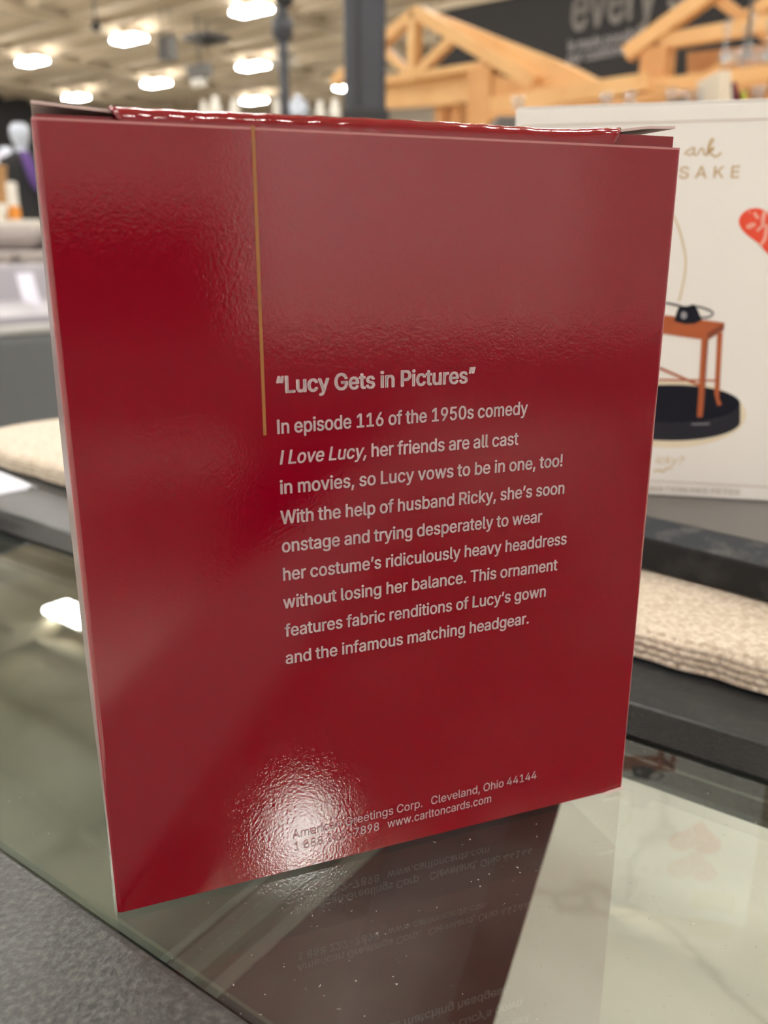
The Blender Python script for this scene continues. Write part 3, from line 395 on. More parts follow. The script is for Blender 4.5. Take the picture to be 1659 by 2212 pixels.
# ceiling lamps on the hall's grid
seen = {(3,4): 'large bright ceiling lamp at the top edge, just left of the thin black pole',
        (4,5): 'bright ceiling lamp touching the glass globes on the thin black pole',
        (5,6): 'bright ceiling lamp low beside the black pole, right above the red box edge',
        (4,4): 'big bright ceiling lamp at upper left near the small dark ball',
        (5,5): 'medium bright ceiling lamp below the dark hanging vent box',
        (5,4): 'bright ceiling lamp nearest the left edge of the photo',
        (6,5): 'small bright ceiling lamp low above the left corner of the red box',
        (4,6): 'smallest lamp spot, just left of the broad grey column'}
lamp0 = None
SKIP = ((-3, 0), (-3, 1), (-4, 1), (-4, 0))
def make_lamp(u, v, label, group=None):
    global lamp0
    loc = hall(u, v, CEIL-.48)
    if lamp0 is None:
        r = thing('ceiling_lamp', label, 'ceiling lamp', loc, group)
        mb = MB(); mb.box(loc-HU*.54-HV*.24, HU*1.08, HV*.48, (0,0,.09)); mb.build('lamp_panel', M['lamp'], r, .03)
        mb = MB(); mb.box(loc-HU*.56-HV*.2+Vector((0,0,.09)), HU*1.12, HV*.4, (0,0,.07)); mb.build('lamp_housing', M['lamphouse'], r, .01)
        for s in (-.45, .45):
            mb = MB(); mb.tube([loc+HU*s+Vector((0,0,.15)), loc+HU*s+Vector((0,0,.48))], .01, 6); mb.build('hanger', M['greymetal'], r)
        lamp0 = r
    else:
        r = lamp0.copy(); C.objects.link(r); r.location = loc; r['label'] = label
        if group: r['group'] = group
        elif 'group' in r: del r['group']
        for ch in lamp0.children:
            c = ch.copy(); C.objects.link(c); c.parent = r
    return r
for k in range(-4, 7):
    for j in range(-2, 7):
        u = 2.7+5.08*k; v = -2.2+4.92*j
        if (k, j) in seen: make_lamp(u, v, seen[(k, j)], 'ceiling lamps'); continue
        if not (U0+1 < u < U1-1 and V0+1 < v < V1-1): continue
        P = hall(u, v, CEIL)
        if (k, j) in SKIP: continue
        if (k, j) == (6, 6) or (k, j) == (5, 7): continue
        if P.length < 21 or k >= 3:
            q = P-CAM; c = cos(PITCH); s = sin(PITCH); dep = q.y*c-q.z*s
            if dep > 0:
                x = CX+FPX*q.x/dep; y = CY+FPX*(-q.y*s-q.z*c)/dep
                if -60 < x < 740 and -60 < y < 260: continue
            make_lamp(u, v, 'ceiling lamp hanging elsewhere over the hall, outside the photo', 'ceiling lamps outside the photo')

# ------------------------------------------------------------------ coffee table
N0, N1, N2, N3 = .036, .0835, .2295, .52; A0, A1 = -.52, .605
T = thing('coffee_table', 'black wooden coffee table with a dusty inset glass pane under the red box', 'table', tab((A0+A1)/2, (N0+N3)/2, FLOOR))
GT = .008
def rail(name, a0, a1, n0, n1, z0=-.026, z1=.0):
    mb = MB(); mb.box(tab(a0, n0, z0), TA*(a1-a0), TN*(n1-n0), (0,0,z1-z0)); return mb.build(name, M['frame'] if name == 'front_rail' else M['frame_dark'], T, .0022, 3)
rail('front_rail', A0, A1, N0, N1)
rail('rear_top_board', A0, A1, N2, N3)
rail('end_rail', A1-.06, A1, N1, N2); rail('end_rail', A0, A0+.06, N1, N2)
mb = MB(); mb.box(tab(A0+.06, N1-.002, -.020), TA*(A1-A0-.12), TN*.0075, (0,0,.0106)); mb.box(tab(A0+.06, N2-.004, -.020), TA*(A1-A0-.12), TN*.008, (0,0,.010)); mb.build('glass_ledge', M['lip'], T)
g = .0012
mb = MB(); mb.box(tab(A0+.06+g, N1+g, -.0006-GT), TA*(A1-A0-.12-2*g), TN*(N2-N1-2*g), (0,0,GT)); mb.build('glass_pane', M['glass'], T, .0009, 2)
mb = MB(); mb.box(tab(A0+.062, .2130, -.0004), TA*(A1-A0-.124), TN*(N2-.2135), (0,0,.0008)); mb.build('inner_lip', M['lip'], T, .0002)
# splayed legs: one shows through the glass
def lp(px, py, D): return CAM + ray(px, py)*D
D = .36
SL = .305
def lx(x0, y): return x0-SL*(y-1760)
ytop = 1106+FPX*((CAMH+.034)/D-sin(PITCH))/cos(PITCH); ybot = 1106+FPX*((CAMH-FLOOR)/D-sin(PITCH))/cos(PITCH)
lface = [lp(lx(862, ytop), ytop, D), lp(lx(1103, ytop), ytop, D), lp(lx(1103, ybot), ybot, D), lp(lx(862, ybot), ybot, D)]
back = Vector((.0, .05, 0)); left = Vector((-.12, .06, 0)); right = Vector((.021, .004, 0))  # left side widened so the view beside the leg stays dark
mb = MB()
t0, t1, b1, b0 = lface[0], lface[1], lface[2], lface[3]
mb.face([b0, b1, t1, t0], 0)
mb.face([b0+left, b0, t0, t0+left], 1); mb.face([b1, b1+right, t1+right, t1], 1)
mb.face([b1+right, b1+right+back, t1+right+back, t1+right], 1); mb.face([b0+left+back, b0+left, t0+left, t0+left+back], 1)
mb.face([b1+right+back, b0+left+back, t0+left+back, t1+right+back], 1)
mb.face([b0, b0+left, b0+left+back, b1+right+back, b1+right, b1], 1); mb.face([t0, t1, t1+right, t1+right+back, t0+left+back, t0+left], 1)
mb.build('leg', [M['leg_sheen'], M['frame_side']], T)  # front face bluer and lighter, its sheen put into the colour
for (a, n) in ((A1-.09, N0+.05), (A1-.09, N3-.08), (A0+.09, N0+.05), (A0+.09, N3-.08)):
    mb = MB(); mb.box(tab(a-.03, n-.03, FLOOR), TA*.06, TN*.06, (0,0,-.026-FLOOR)); mb.build('leg', M['frame_side'], T, .003)
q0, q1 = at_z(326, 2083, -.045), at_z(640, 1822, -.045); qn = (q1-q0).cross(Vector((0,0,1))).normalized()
mb = MB(); mb.box(q0, (q1-q0)*1.5, qn*.0035, (0,0,-.006)); mb.build('streak_bar', M['rail'], T, .0008)  # added bar imitating a streak reflected in the glass
mb = MB(); mb.box(tab(.158, N0+.008, -.082), TA*(A1-.003-.158), TN*(N3-N0-.03), (0,0,.012)); mb.build('lower_shelf', M['shelf'], T, .003)

# ------------------------------------------------------------------ woven runner
R0 = (.060, .2615); # front edge points (a, n) measured on its top
def runner():
    a0, a1 = -.40, .566; n_back = .47; th = .0105
    na = 1000
    prof = []                                     # (n offset from the front edge, z, normal n, normal z, arc)
    for i in range(14): prof.append((0.0-.0035+.0, .0008+i*.00052, -1, 0))
    for i in range(11):
        q = i/10*pi/2; prof.append((.0-cos(q)*.0035, .0075+sin(q)*.003, -cos(q), sin(q)))
    dn = .0011; n = .0011
    while n < n_back-.25: prof.append((n, th, 0, 1)); n += dn
    vs = []; fs = []; m = len(prof)
    arc = 0; arcs = []
    for i in range(m):
        if i: arc += sqrt((prof[i][0]-prof[i-1][0])**2+(prof[i][1]-prof[i-1][1])**2)
        arcs.append(arc)
    for k in range(na+1):
        a = a0+(a1-a0)*k/na
        nf = .262+.055*(a-.06)+.0006*sin(a*140)+.0004*sin(a*333)
        for i, (o, z, nn, nz) in enumerate(prof):
            row = arcs[i]/.0024; ph = (a/.0042+(.5 if int(row) % 2 else 0))
            edge = 1.0 if i < 27 else .5-.2*min(1, max(0, (o-.03)/.02))
            hgt = .0013*edge*(abs(sin(pi*row))**.6*abs(sin(pi*ph))**.6) + .0004*sin(a*50+o*90)*nz
            P = tab(a, nf+o+nn*hgt, z+nz*hgt); vs.append(P)
    for k in range(na):
        for i in range(m-1):
            fs.append((k*m+i, (k+1)*m+i, (k+1)*m+i+1, k*m+i+1))
    # underside and ends
    i0 = len(vs)
    for k in (0, na):
        a = a0+(a1-a0)*k/na; nf = .262+.055*(a-.06); vs.append(tab(a, nf, .0004)); vs.append(tab(a, nf+prof[-1][0], .0004))
    fs.append((i0, i0+1, i0+3, i0+2))
    fs.append(tuple([na*m+i for i in range(m)]+[i0+3, i0+2])); fs.append(tuple([i for i in range(m)][::-1]+[i0, i0+1]))
    fs.append(tuple([k*m+m-1 for k in range(na+1)][::-1]+[i0+1, i0+3]))
    mb = MB(); mb.raw(vs, fs, 0, True)
    return mb.build('woven_runner', M['weave'])
tag(runner(), 'thick beige woven runner lying along the black table behind the red box', 'table runner')

# white paper on the left end of the runner
mb = MB()
pa = [(.445, .262), (.50, .2475), (.62, .236), (.66, .30), (.56, .315)]
top = [tab(a, n, .0125) for a, n in pa]
mb = MB()
tip = at_z(80, 1052, .0135); e1 = at_z(-140, 985, .0145); e2 = at_z(-160, 1112, .0145)
NP = 12; vs = []; fs = []
for i in range(NP+1):
    t = i/NP
    p = tip.lerp(e1, t) + Vector((0,0,.003*sin(t*3))); q = (tip+Vector((-.004,-.004,0))).lerp(e2, t)+Vector((0,0,-.0002+.001*sin(t*5)))
    vs += [p, p.lerp(q, .5)+Vector((0,0,.0015)), q, p-Vector((0,0,.0004)), p.lerp(q, .5)+Vector((0,0,.0011)), q-Vector((0,0,.0004))]
for i in range(NP):
    A, B = i*6, (i+1)*6
    fs += [(A, B, B+1, A+1), (A+1, B+1, B+2, A+2), (A+3, A+4, B+4, B+3), (A+4, A+5, B+5, B+4), (A, A+3, B+3, B), (A+2, B+2, B+5, A+5)]
fs += [(0, 1, 2, 5, 4, 3), (NP*6, NP*6+3, NP*6+4, NP*6+5, NP*6+2, NP*6+1)]
mb.raw(vs, fs, 0, True)
tag(mb.build('paper_sheet', M['paper']), 'white folded paper lying over the left end of the beige runner', 'paper')

# ------------------------------------------------------------------ black block under the white box
BF = Vector((.1011, .3133, 0)); be = Vector((-.707, .707, 0)); bi = Vector((.707, .707, 0))
Bk = thing('riser_block', 'black worn wooden riser with a grey top carrying the white box', 'riser', BF+Vector((0,0,.0108)))
zt = .0287; zb = .0119
a = BF-be*.16; b_ = BF+be*.20
mb = MB(); mb.box(a+Vector((0,0,zb)), b_-a, bi*.17, (0,0,zt-zb-.0045)); mb.build('body', M['block'], Bk, .001)
mb = MB(); mb.prism([a+bi*.0012+Vector((0,0,zt-.0046)), a+bi*.012+Vector((0,0,zt)), a+bi*.158+Vector((0,0,zt)), a+bi*.169+Vector((0,0,zt-.0046))], b_-a); mb.build('worn_top_edge', M['blockworn'], Bk, .0006)
mb = MB(); mb.box(a+bi*.0125+be*.004+Vector((0,0,zt-.0005)), b_-a-be*.008, bi*.145, (0,0,.0009)); mb.build('grey_top', M['blocktop'], Bk)
ZW = zt+.0006

# ------------------------------------------------------------------ white box
WP = Plane((.137, .352), -77.5)       # s grows to the left
sl, sr = .0872, -.0393; WH = .1828; WD = .075
Wb = thing('ornament_box', 'cream white ornament box printed with a red heart and a little desk, at right', 'box', WP.p((sl+sr)/2, ZW, -WD/2))
win = -WP.n
mb = MB(); mb.box(WP.p(sr, ZW), WP.e*(sl-sr), win*WD, (0,0,WH-ZW)); mb.build('carton', M['white'], Wb, .0009, 3)
mb = MB(); mb.box(WP.p(sr+.001, WH), WP.e*(sl-sr-.002), win*(WD-.002)-win*-.001, (0,0,.0006)); mb.build('top_flap', M['white'], Wb, .0003)
def wpx(x, y): return WP.uv(x, y)
mb = MB()
for (p, q) in (((1395, 266), (1659, 256)), ((1410, 1040), (1659, 1051))):
    (s1, z1), (s2, z2) = wpx(*p), wpx(*q); zz = (z1+z2)/2
    ribbon(mb, WP, [(sl-.003, zz), (sr+.003, zz)], .0005)
mb.build('border_line', M['lineink'], Wb)
# gold lettering "ark" (script) and "SAKE"
mb = MB(); strokes = [
    ([(1478,334),(1484,327),(1494,321),(1500,320),(1498,330),(1488,335),(1484,331)], 2.6), ([(1500,321),(1498,332),(1503,335),(1509,331)], 2.6),
    ([(1509,331),(1513,322),(1519,322),(1520,330),(1524,335),(1531,331)], 2.6),
    ([(1527,333),(1532,318),(1540,304),(1539,300),(1533,307),(1529,325),(1528,335)], 2.8), ([(1530,326),(1541,319),(1537,325),(1532,327),(1540,336),(1548,338),(1558,330)], 3.0)]
for pts, w in strokes:
    ribbon(mb, WP, [wpx(*q) for q in smooth_px(pts)], w*.000185)
mb.build('script_lettering', M['goldletter'], Wb)
print_text('capital_lettering', 'KEEPSAKE', WP, wpx(1330, 387), wpx(1596, 384), .0042, M['goldletter'], Wb, bold=.0, spacing=1.5)
# heart with white script
hc = (1667, 497)
def hpt(t):
    x = 16*sin(t)**3; y = 13*cos(t)-5*cos(2*t)-2*cos(3*t)-cos(4*t)
    return (hc[0]+x*4.45, hc[1]-4-y*3.65+ (6 if y < -10 else 0))
mb = MB(); mb.face([WP.p(*wpx(*hpt(2*pi*i/48)), .00012) for i in range(48)]); H = mb.build('heart_emblem', M['heart'], Wb)
mb = MB()
for pts, w in (([(1612,490),(1622,484),(1630,485),(1622,491),(1613,492)], 5), ([(1629,459),(1633,466),(1638,472)], 6), ([(1652,456),(1648,475),(1648,490)], 8), ([(1635,499),(1645,490),(1654,488),(1659,490)], 6),
               ([(1656,492),(1652,515),(1648,522),(1642,532)], 7), ([(1662,462),(1672,478),(1683,470)], 6), ([(1666,500),(1680,494),(1694,498)], 6), ([(1617,459),(1620,458)], 4)):
    ribbon(mb, WP, [wpx(*q) for q in smooth_px(pts)], w*.000185, .0002)
mb.build('heart_script', M['pinkink'], H)
# printed picture: halo, round base, desk, telephone, wire
def ell(cx, cy, rx, ry, a0=0, a1=360, n=40): return [(cx+rx*cos(radians(a0+(a1-a0)*i/n)), cy+ry*sin(radians(a0+(a1-a0)*i/n))) for i in range(n+1)]
mb = MB(); mb.face([WP.p(*wpx(*q), .00006) for q in ell(1450, 895, 162, 72)[:-1]]); mb.build('printed_halo', M['halo'], Wb)
mb = MB(); rim = ell(1450, 872, 149, 41)[:-1]
mb.face([WP.p(*wpx(*q), .00010) for q in ell(1450, 872, 149, 41, 180, 0)][::1] + [WP.p(*wpx(*q), .00010) for q in ell(1450, 911, 149, 41, 0, 180)][0:], 1)
patch(mb, WP, rim, .00016, 0)
B_ = mb.build('printed_base', [M['navy'], M['navy2']], Wb)
mb = MB(); ribbon(mb, WP, [wpx(1494, 916), wpx(1512, 916), wpx(1532, 915)], .0005, .0002); mb.build('shine_line', M['greyink'], B_)
mb = MB()
patch(mb, WP, [(1400,676),(1502,689),(1565,697),(1528,719),(1400,698)], .00022, 0)
patch(mb, WP, [(1400,698),(1528,719),(1528,735),(1400,716)], .00022, 0)
patch(mb, WP, [(1528,719),(1565,697),(1563,713),(1528,735)], .00022, 1)
patch(mb, WP, [(1515,732),(1529,734),(1517,901),(1506,901)], .00024, 0); patch(mb, WP, [(1525,734),(1530,733),(1520,880),(1517,901)], .00026, 1)
patch(mb, WP, [(1549,722),(1561,716),(1553,860),(1559,874),(1550,876),(1543,850)], .00022, 0)
patch(mb, WP, [(1400,782),(1437,797),(1510,829),(1510,835),(1437,803),(1400,788)], .00020, 0); patch(mb, WP, [(1400,818),(1545,820),(1545,824),(1400,822)], .00020, 0)
mb.build('printed_desk', [M['deskl'], M['deskd']], Wb)
mb = MB()
patch(mb, WP, [(1456,694),(1461,676),(1466,664),(1473,660),(1480,662),(1490,660),(1497,657),(1503,661),(1508,672),(1516,691),(1500,699),(1480,700)], .0003, 0)
ribbon(mb, WP, [wpx(*q) for q in smooth_px([(1430,653),(1448,656),(1470,661)])], .0007, .0003, 0)
ribbon(mb, WP, [wpx(*q) for q in smooth_px([(1503,661),(1522,666),(1536,672),(1540,678),(1530,685),(1512,686)])], .0006, .0003, 0)
patch(mb, WP, ell(1477, 681, 7, 8)[:-1], .00036, 1)
mb.build('printed_telephone', [M['navy'], M['greyink']], Wb)
mb = MB(); ribbon(mb, WP, [wpx(*q) for q in smooth_px([(1440,440),(1464,487),(1476,530),(1481,562),(1478,600),(1467,650)])], .0006); mb.build('printed_wire', M['palegold'], Wb)
print_text('caption_lettering', 'icky?', WP, wpx(1416, 1001), wpx(1477, 1003), .0034, M['palegold'], Wb, bold=.0, shear=.3)
mb = MB(); ribbon(mb, WP, [wpx(*q) for q in smooth_px([(1412,1018),(1425,1015),(1432,1019),(1440,1012),(1452,1011)])], .0007); mb.build('caption_flourish', M['palegold'], Wb)
print_text('small_lettering', 'DECORATION DES FETES', WP, wpx(1352, 1058), wpx(1598, 1068), .0020, M['faint'], Wb, bold=.01)
mb = MB(); mb.box(WP.p(sr+.006, .166, .0), WP.e*.02, WP.n*.0003, (0,0,.011)); mb.build('price_sticker', M['sticker'], Wb)

# ------------------------------------------------------------------ red box
RP = Plane((-.0544, .1453), 90-20.636)    # s grows to the right, from the bottom left corner
RW, RH, RD = .12235, .1496, .058
rin = -RP.n
Rb = thing('gift_box', 'large glossy dark red carton with white printing standing on the glass', 'box', RP.p(RW/2, 0, -RD/2))
# carton: an upright ring of walls with rounded corners, slightly bowed sides
def carton_ring(z, nseg=10):
    pts = []
    def add(s, d): pts.append(RP.p(s, z, -d))
    r = .0009
    bow = .0011*(.15+.85*sin(pi*min(1, max(0, z/RH))))
    for i in range(5):
        q = i/4*pi/2; add(r-r*cos(q)*1.0, r-r*sin(q))
    for i in range(5):
        q = i/4*pi/2; add(RW-r+r*sin(q), r-r*cos(q))
    for i in range(1, 9):
        t = i/9; add(RW-.0006*sin(pi*t), r+(RD-r)*t)
    add(RW, RD); add(0, RD)
    for i in range(8, 0, -1):
        t = i/9; add(-bow*sin(pi*t)*.9, r+(RD-r)*t)
    return pts
mb = MB(); zs = [0.0003, .0012, .01, .03, .05, .075, .1, .12, .14, RH-.0004, RH]
rings = [carton_ring(z) for z in zs]; n = len(rings[0]); vs = [p for R in rings for p in R]
for i in range(len(zs)-1):
    for k in range(n):
        k2 = (k+1) % n
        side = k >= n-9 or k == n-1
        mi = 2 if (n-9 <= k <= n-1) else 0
        if k in (5, 6, 7, 8) or k in (0, 1): mi = 1 if k in (6, 7, 0) else mi
        if i == len(zs)-2: mi = 1
        mb.raw([rings[i][k], rings[i][k2], rings[i+1][k2], rings[i+1][k]], [(0,1,2,3)], mi, False)
mb.face(rings[0][::-1], 0)
mb.build('carton', [M['red'], M['edge'], M['sheen_side']], Rb)
# lid, tuck flap, dust flaps
LIDP = [(0, .0027), (.006, .0023), (.0125, .0019), (.03, .0020), (.06, .0023), (.095, .0022), (.108, .0030), (.115, .0040), (RW, .0043)]
def lid_z(s_):
    for (a_, za_), (b2_, zb2_) in zip(LIDP, LIDP[1:]):
        if s_ <= b2_: return RH+za_+(zb2_-za_)*(s_-a_)/(b2_-a_)
    return RH+LIDP[-1][1]
cardt = .0005
mb = MB(); nS = 60; vs = []; fs = []
for i in range(nS+1):
    s = .0002+(RW-.0006)*i/nS; z = lid_z(s)
    for d, dz in ((.0022, 0), (.02, .0002), (.04, -.0006), (RD, -.0020)):
        vs.append(RP.p(s, z+dz, -d)); vs.append(RP.p(s, z+dz-cardt, -d))
q = 8
for i in range(nS):
    for j in range(3):
        A, B = i*q+2*j, (i+1)*q+2*j
        fs += [(A, B, B+2, A+2), (A+1, A+3, B+3, B+1)]
    A, B = i*q, (i+1)*q; fs += [(A, A+1, B+1, B), (A+6, B+6, B+7, A+7)]
fs += [(0, 2, 4, 6, 7, 5, 3, 1), tuple(nS*q+k for k in (0, 1, 3, 5, 7, 6, 4, 2))]
mb.raw(vs, fs, 0); mb.build('lid', M['card'], Rb)
mb = MB(); vs = []; fs = []; prof = []
for k in range(7):
    q_ = k/6*pi/2; prof.append((.0022-.0013*sin(q_), -.0013+.0013*cos(q_)+.00012))
prof += [(.0008, -.0030), (.0009, -.0065), (.0014, -.02)]
nn_ = 90; S0, S1 = .0118, .1085
for i in range(nn_+1):
    s = S0+(S1-S0)*i/nn_; z = lid_z(s) + .00005*sin(i*1.9)*sin(i*.37)+.00005*sin(i*.83)
    cut = max(0, 1-(s-S0)/.006, 1-(S1-s)/.006)
    for d, dz in prof:
        dz2 = dz*(1-.0*cut) if dz > -.0014 else dz
        vs.append(RP.p(s+(.0045*cut*min(1, -dz/.02*3) if s < .06 else -.0045*cut*min(1, -dz/.02*3)), z+dz2, -(d+.00005*sin(i*1.3))))
m_ = len(prof)
for i in range(nn_):
    for j in range(m_-1): fs.append((i*m_+j, i*m_+j+1, (i+1)*m_+j+1, (i+1)*m_+j))
mb.raw(vs, fs, 0, True); o = mb.build('tuck_flap', M['red'], Rb)
so = o.modifiers.new('solid', 'SOLIDIFY'); so.thickness = .0003; so.offset = 1
mb = MB(); mb.box(RP.p(.0006, RH-.012, -.0026), RP.e*.020, rin*.0005, (0,0,.0128)); mb.build('dust_flap', M['red'], Rb)
mb = MB(); mb.box(RP.p(RW-.0225, RH-.012, -.0022), RP.e*.0219, rin*.0005, (0,0,.0143)); mb.build('dust_flap', M['red'], Rb)
mb = MB(); vs = [RP.p(RW-.0058, .0005, .0004), RP.p(RW-.0004, .0001, .0004), RP.p(RW-.0003, -.0009+.001, .0004), RP.p(RW-.0056, -.0003+.0004, .0004)]
mb.prism([RP.p(RW-.0062, .0003, .0003), RP.p(RW-.0005, .0003, .0003), RP.p(RW-.0002, .0010, .0003), RP.p(RW-.0050, .0007, .0003)], rin*-.0004); tag(mb.build('bottom_flap', M['card'], Rb), 'pale bottom flap tip')
# printing
def rpx(x, y): return RP.uv(x, y)
(s1, z1), (s2, z2) = rpx(546, 272), rpx(572, 940)
mb = MB(); ribbon(mb, RP, [(s1, z1), (s2, z2)], .0006); mb.build('gold_line', M['gold_ink'], Rb)
LINES = [
 ('\u201cLucy Gets in Pictures\u201d', (597, 849), (1026, 826), .00300, .024, None),
 ('In episode 116 of the 1950s comedy', (599, 937), (1139, 894), .00262, .017, None),
 ('I Love Lucy, her friends are all cast', (604, 1003), (1119, 960), .00262, .017, 'I Love Lucy,'),
 ('in movies, so Lucy vows to be in one, too!', (605, 1067), (1214, 1006.5), .00262, .017, None),
 ('With the help of husband Ricky, she\u2019s soon', (606, 1132), (1218, 1065.6), .00262, .017, None),
 ('onstage and trying desperately to wear', (609, 1193), (1170, 1127), .00262, .017, None),
 ('her costume\u2019s ridiculously heavy headdress', (611.5, 1254), (1223, 1174.7), .00262, .017, None),
 ('without losing her balance. This ornament', (611.5, 1314.3), (1203, 1230.8), .00262, .017, None),
 ('features fabric renditions of Lucy\u2019s gown', (615, 1375), (1178, 1287.8), .00262, .017, None),
 ('and the infamous matching headgear.', (617, 1434), (1141.5, 1346), .00262, .017, None),
 ('American Greetings Corp.   Cleveland, Ohio 44144', (632, 1812), (1158, 1681), .0021, .004, None),
 ('1 888 222-7898   www.carltoncards.com', (636, 1838), (1060, 1732), .0021, .004, None)]
for i, (body, p, q_, cap, bold, it) in enumerate(LINES):
    print_text('title_line' if i == 0 else ('text_line' if i < 10 else 'address_line'), body, RP, rpx(*p), rpx(*q_), cap, M['red_ink_text'], Rb, bold=bold, italic_part=it)

# ------------------------------------------------------------------ sofas at the left
def rbox(name, o, ax, ay, az, m, parent, bevel): mb = MB(); mb.box(o, ax, ay, az); return mb.build(name, m, parent, bevel, 4)
Z = Vector((0,0,1))
F0 = at_z(60, 712, -.05)                       # a point on the front edge of the near seat
so1 = thing('leather_sofa', 'dark grey leather seat just behind the table with a white tag', 'sofa', Vector((F0.x, F0.y, FLOOR)))
o0 = F0-HV*1.1
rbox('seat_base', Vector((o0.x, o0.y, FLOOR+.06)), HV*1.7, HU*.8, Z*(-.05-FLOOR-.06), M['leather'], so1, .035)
rbox('seat_cushion', o0+HU*.03+Z*.0-Z*.004, HV*1.7, HU*.62, Z*.035, M['leather_lit'], so1, .03)
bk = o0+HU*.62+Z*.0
mb = MB(); mb.prism([bk+Z*-.02, bk+HU*.2+Z*-.02, bk+HU*.26+Z*.135, bk+HU*.10+Z*.135], HV*1.7); mb.build('backrest', M['leather_lit'], so1, .03, 4)
mb = MB(); mb.tube([o0+Z*.0+HU*.01, o0+HV*1.7+HU*.01], .012, 10); mb.build('piping', M['piping'], so1)
for q in (.1, 1.55):
    for w in (.08, .68): mb = MB(); mb.tube([Vector((o0.x,o0.y,FLOOR))+HV*q+HU*w, Vector((o0.x,o0.y,FLOOR+.07))+HV*q+HU*w], .025, 10); mb.build('leg', M['rubber'], so1)
# paper tag: lies down over backrest and seat
tp = Plane((at_z(70, 640, .02).x, at_z(70, 640, .02).y), -52+90)
d0 = 2.33
def ty(x, y, d): return at_y(x, y, d)
mb = MB(); q = [ty(34, 592, 2.42), ty(70, 591, 2.42), ty(90, 664, 2.27), ty(50, 650, 2.27)]
mb.prism(q, (0, .002, .002)); tag(mb.build('price_tag', M['whitecloth'], so1), 'white paper tag')

# second sofa, taupe fabric, further off
F1 = at_y(40, 570, 4.6)
so2 = thing('fabric_sofa', 'pale taupe fabric sofa behind the dark grey leather seat', 'sofa', Vector((F1.x, F1.y, FLOOR)))
ex = Vector((1, .06, 0)).normalized(); ey = Vector((-.06, 1, 0)).normalized()
def sp(x, y, z): return Vector((F1.x, F1.y, 0))+ex*x+ey*y+Z*z
rbox('seat_base', sp(-1.5, .05, FLOOR+.08), ex*1.95, ey*.8, Z*(.03-FLOOR-.08), M['fabric'], so2, .04)
seatz = F1.z
for x0, x1 in ((-1.5, -.04), (-.0, .45)):
    rbox('seat_cushion', sp(x0, 0, seatz-.0), ex*(x1-x0), ey*.62, Z*.065, M['fabric'], so2, .03)
topz = at_y(40, 486, 5.15).z
for x0, x1 in ((-1.5, -.03), (.015, .45)):
    rbox('back_cushion', sp(x0, .45, seatz+.065), ex*(x1-x0), ey*.22, Z*(topz-seatz-.065), M['fabric'], so2, .07)
rbox('back_frame', sp(-1.5, .68, FLOOR+.08), ex*1.95, ey*.12, Z*(topz-FLOOR-.12), M['fabric'], so2, .03)
for x in (-1.4, .35):
    for y in (.12, .75): mb = MB(); mb.tube([sp(x, y, FLOOR), sp(x, y, FLOOR+.1)], .025, 10); mb.build('leg', M['rubber'], so2)

# console table behind, carrying small goods
cz = at_y(30, 476, 6.0).z
ct = thing('console_table', 'narrow white console table behind the taupe sofa, mostly hidden', 'table', Vector((at_y(20, 476, 6.0).x, 6.0, FLOOR)))
cx = at_y(20, 476, 6.0).x
mb = MB(); mb.cbox((cx-.25, 6.05, cz-.02), 1.0, .42, .04); mb.build('tabletop', M['whiteglaze'], ct, .006)
for dx in (-.7, .2):
    for dy in (-.1, .2): mb = MB(); mb.cbox((cx+dx, 6.05+dy, (cz-.04+FLOOR)/2), .05, .05, cz-.04-FLOOR); mb.build('leg', M['whiteglaze'], ct, .004)
def px_r(w, y): return w/2*y/FPX/1.0
P = at_y(33, 474, 6.0); r = px_r(24, 6.0); htop = at_y(33, 393, 6.0).z; zo = at_y(33, 446, 6.0).z
cl = thing('ribbed_candle', 'white ribbed candle on an orange base at the left', 'candle', Vector((P.x, 6.0, cz)))
mb = MB(); mb.lathe((P.x, 6.0, cz), [(r*.9, 0), (r, .006), (r, zo-cz-.01), (r*.8, zo-cz)], 20); mb.build('base', M['orange'], cl)
mb = MB(); pr = []; nr = 5; hh = htop-zo
for i in range(nr):
    for k in range(5): pr.append((r*(.72+.22*sin(pi*(k+.5)/5)), hh*(i+k/5)/nr))
pr.append((r*.5, hh)); mb.lathe((P.x, 6.0, zo), pr, 20); mb.build('wax_body', M['whiteglaze'], cl)
P = at_y(2, 470, 5.95); r = px_r(34, 5.95)
mb = MB(); mb.lathe((P.x, 5.95, cz), [(r*.4, 0), (r*.45, .008), (r*.85, .05), (r, .10), (r*.94, .10), (r*.8, .055), (r*.3, .02), (0, .018)], 24)
tag(mb.build('white_bowl', M['whiteglaze']), 'white bowl at the left edge beside the ribbed candle', 'bowl')
P = at_y(-2, 440, 6.15); r = px_r(42, 6.15); zt_ = at_y(2, 362, 6.15).z
bs = thing('wicker_basket', 'tan wicker basket at the left edge above the white bowl', 'basket', Vector((P.x, 6.15, cz)))
mb = MB(); hh = zt_-cz; pr = [(r*.6, 0)]+[(r*(.7+.3*(i/9)**.6)*(1+.03*(-1)**i), hh*(.05+.95*i/9)) for i in range(10)]+[(r*.8, hh*.98), (r*.6, .03), (0, .02)]
mb.lathe((P.x, 6.15, cz), pr, 22); mb.build('body', M['tan'], bs)
mb = MB(); mb.tube([Vector((P.x, 6.15, cz+hh))+Vector((cos(q*2*pi/24)*r*.95, sin(q*2*pi/24)*r*.95, 0)) for q in range(25)], .014, 8); mb.build('rim', M['tan'], bs)

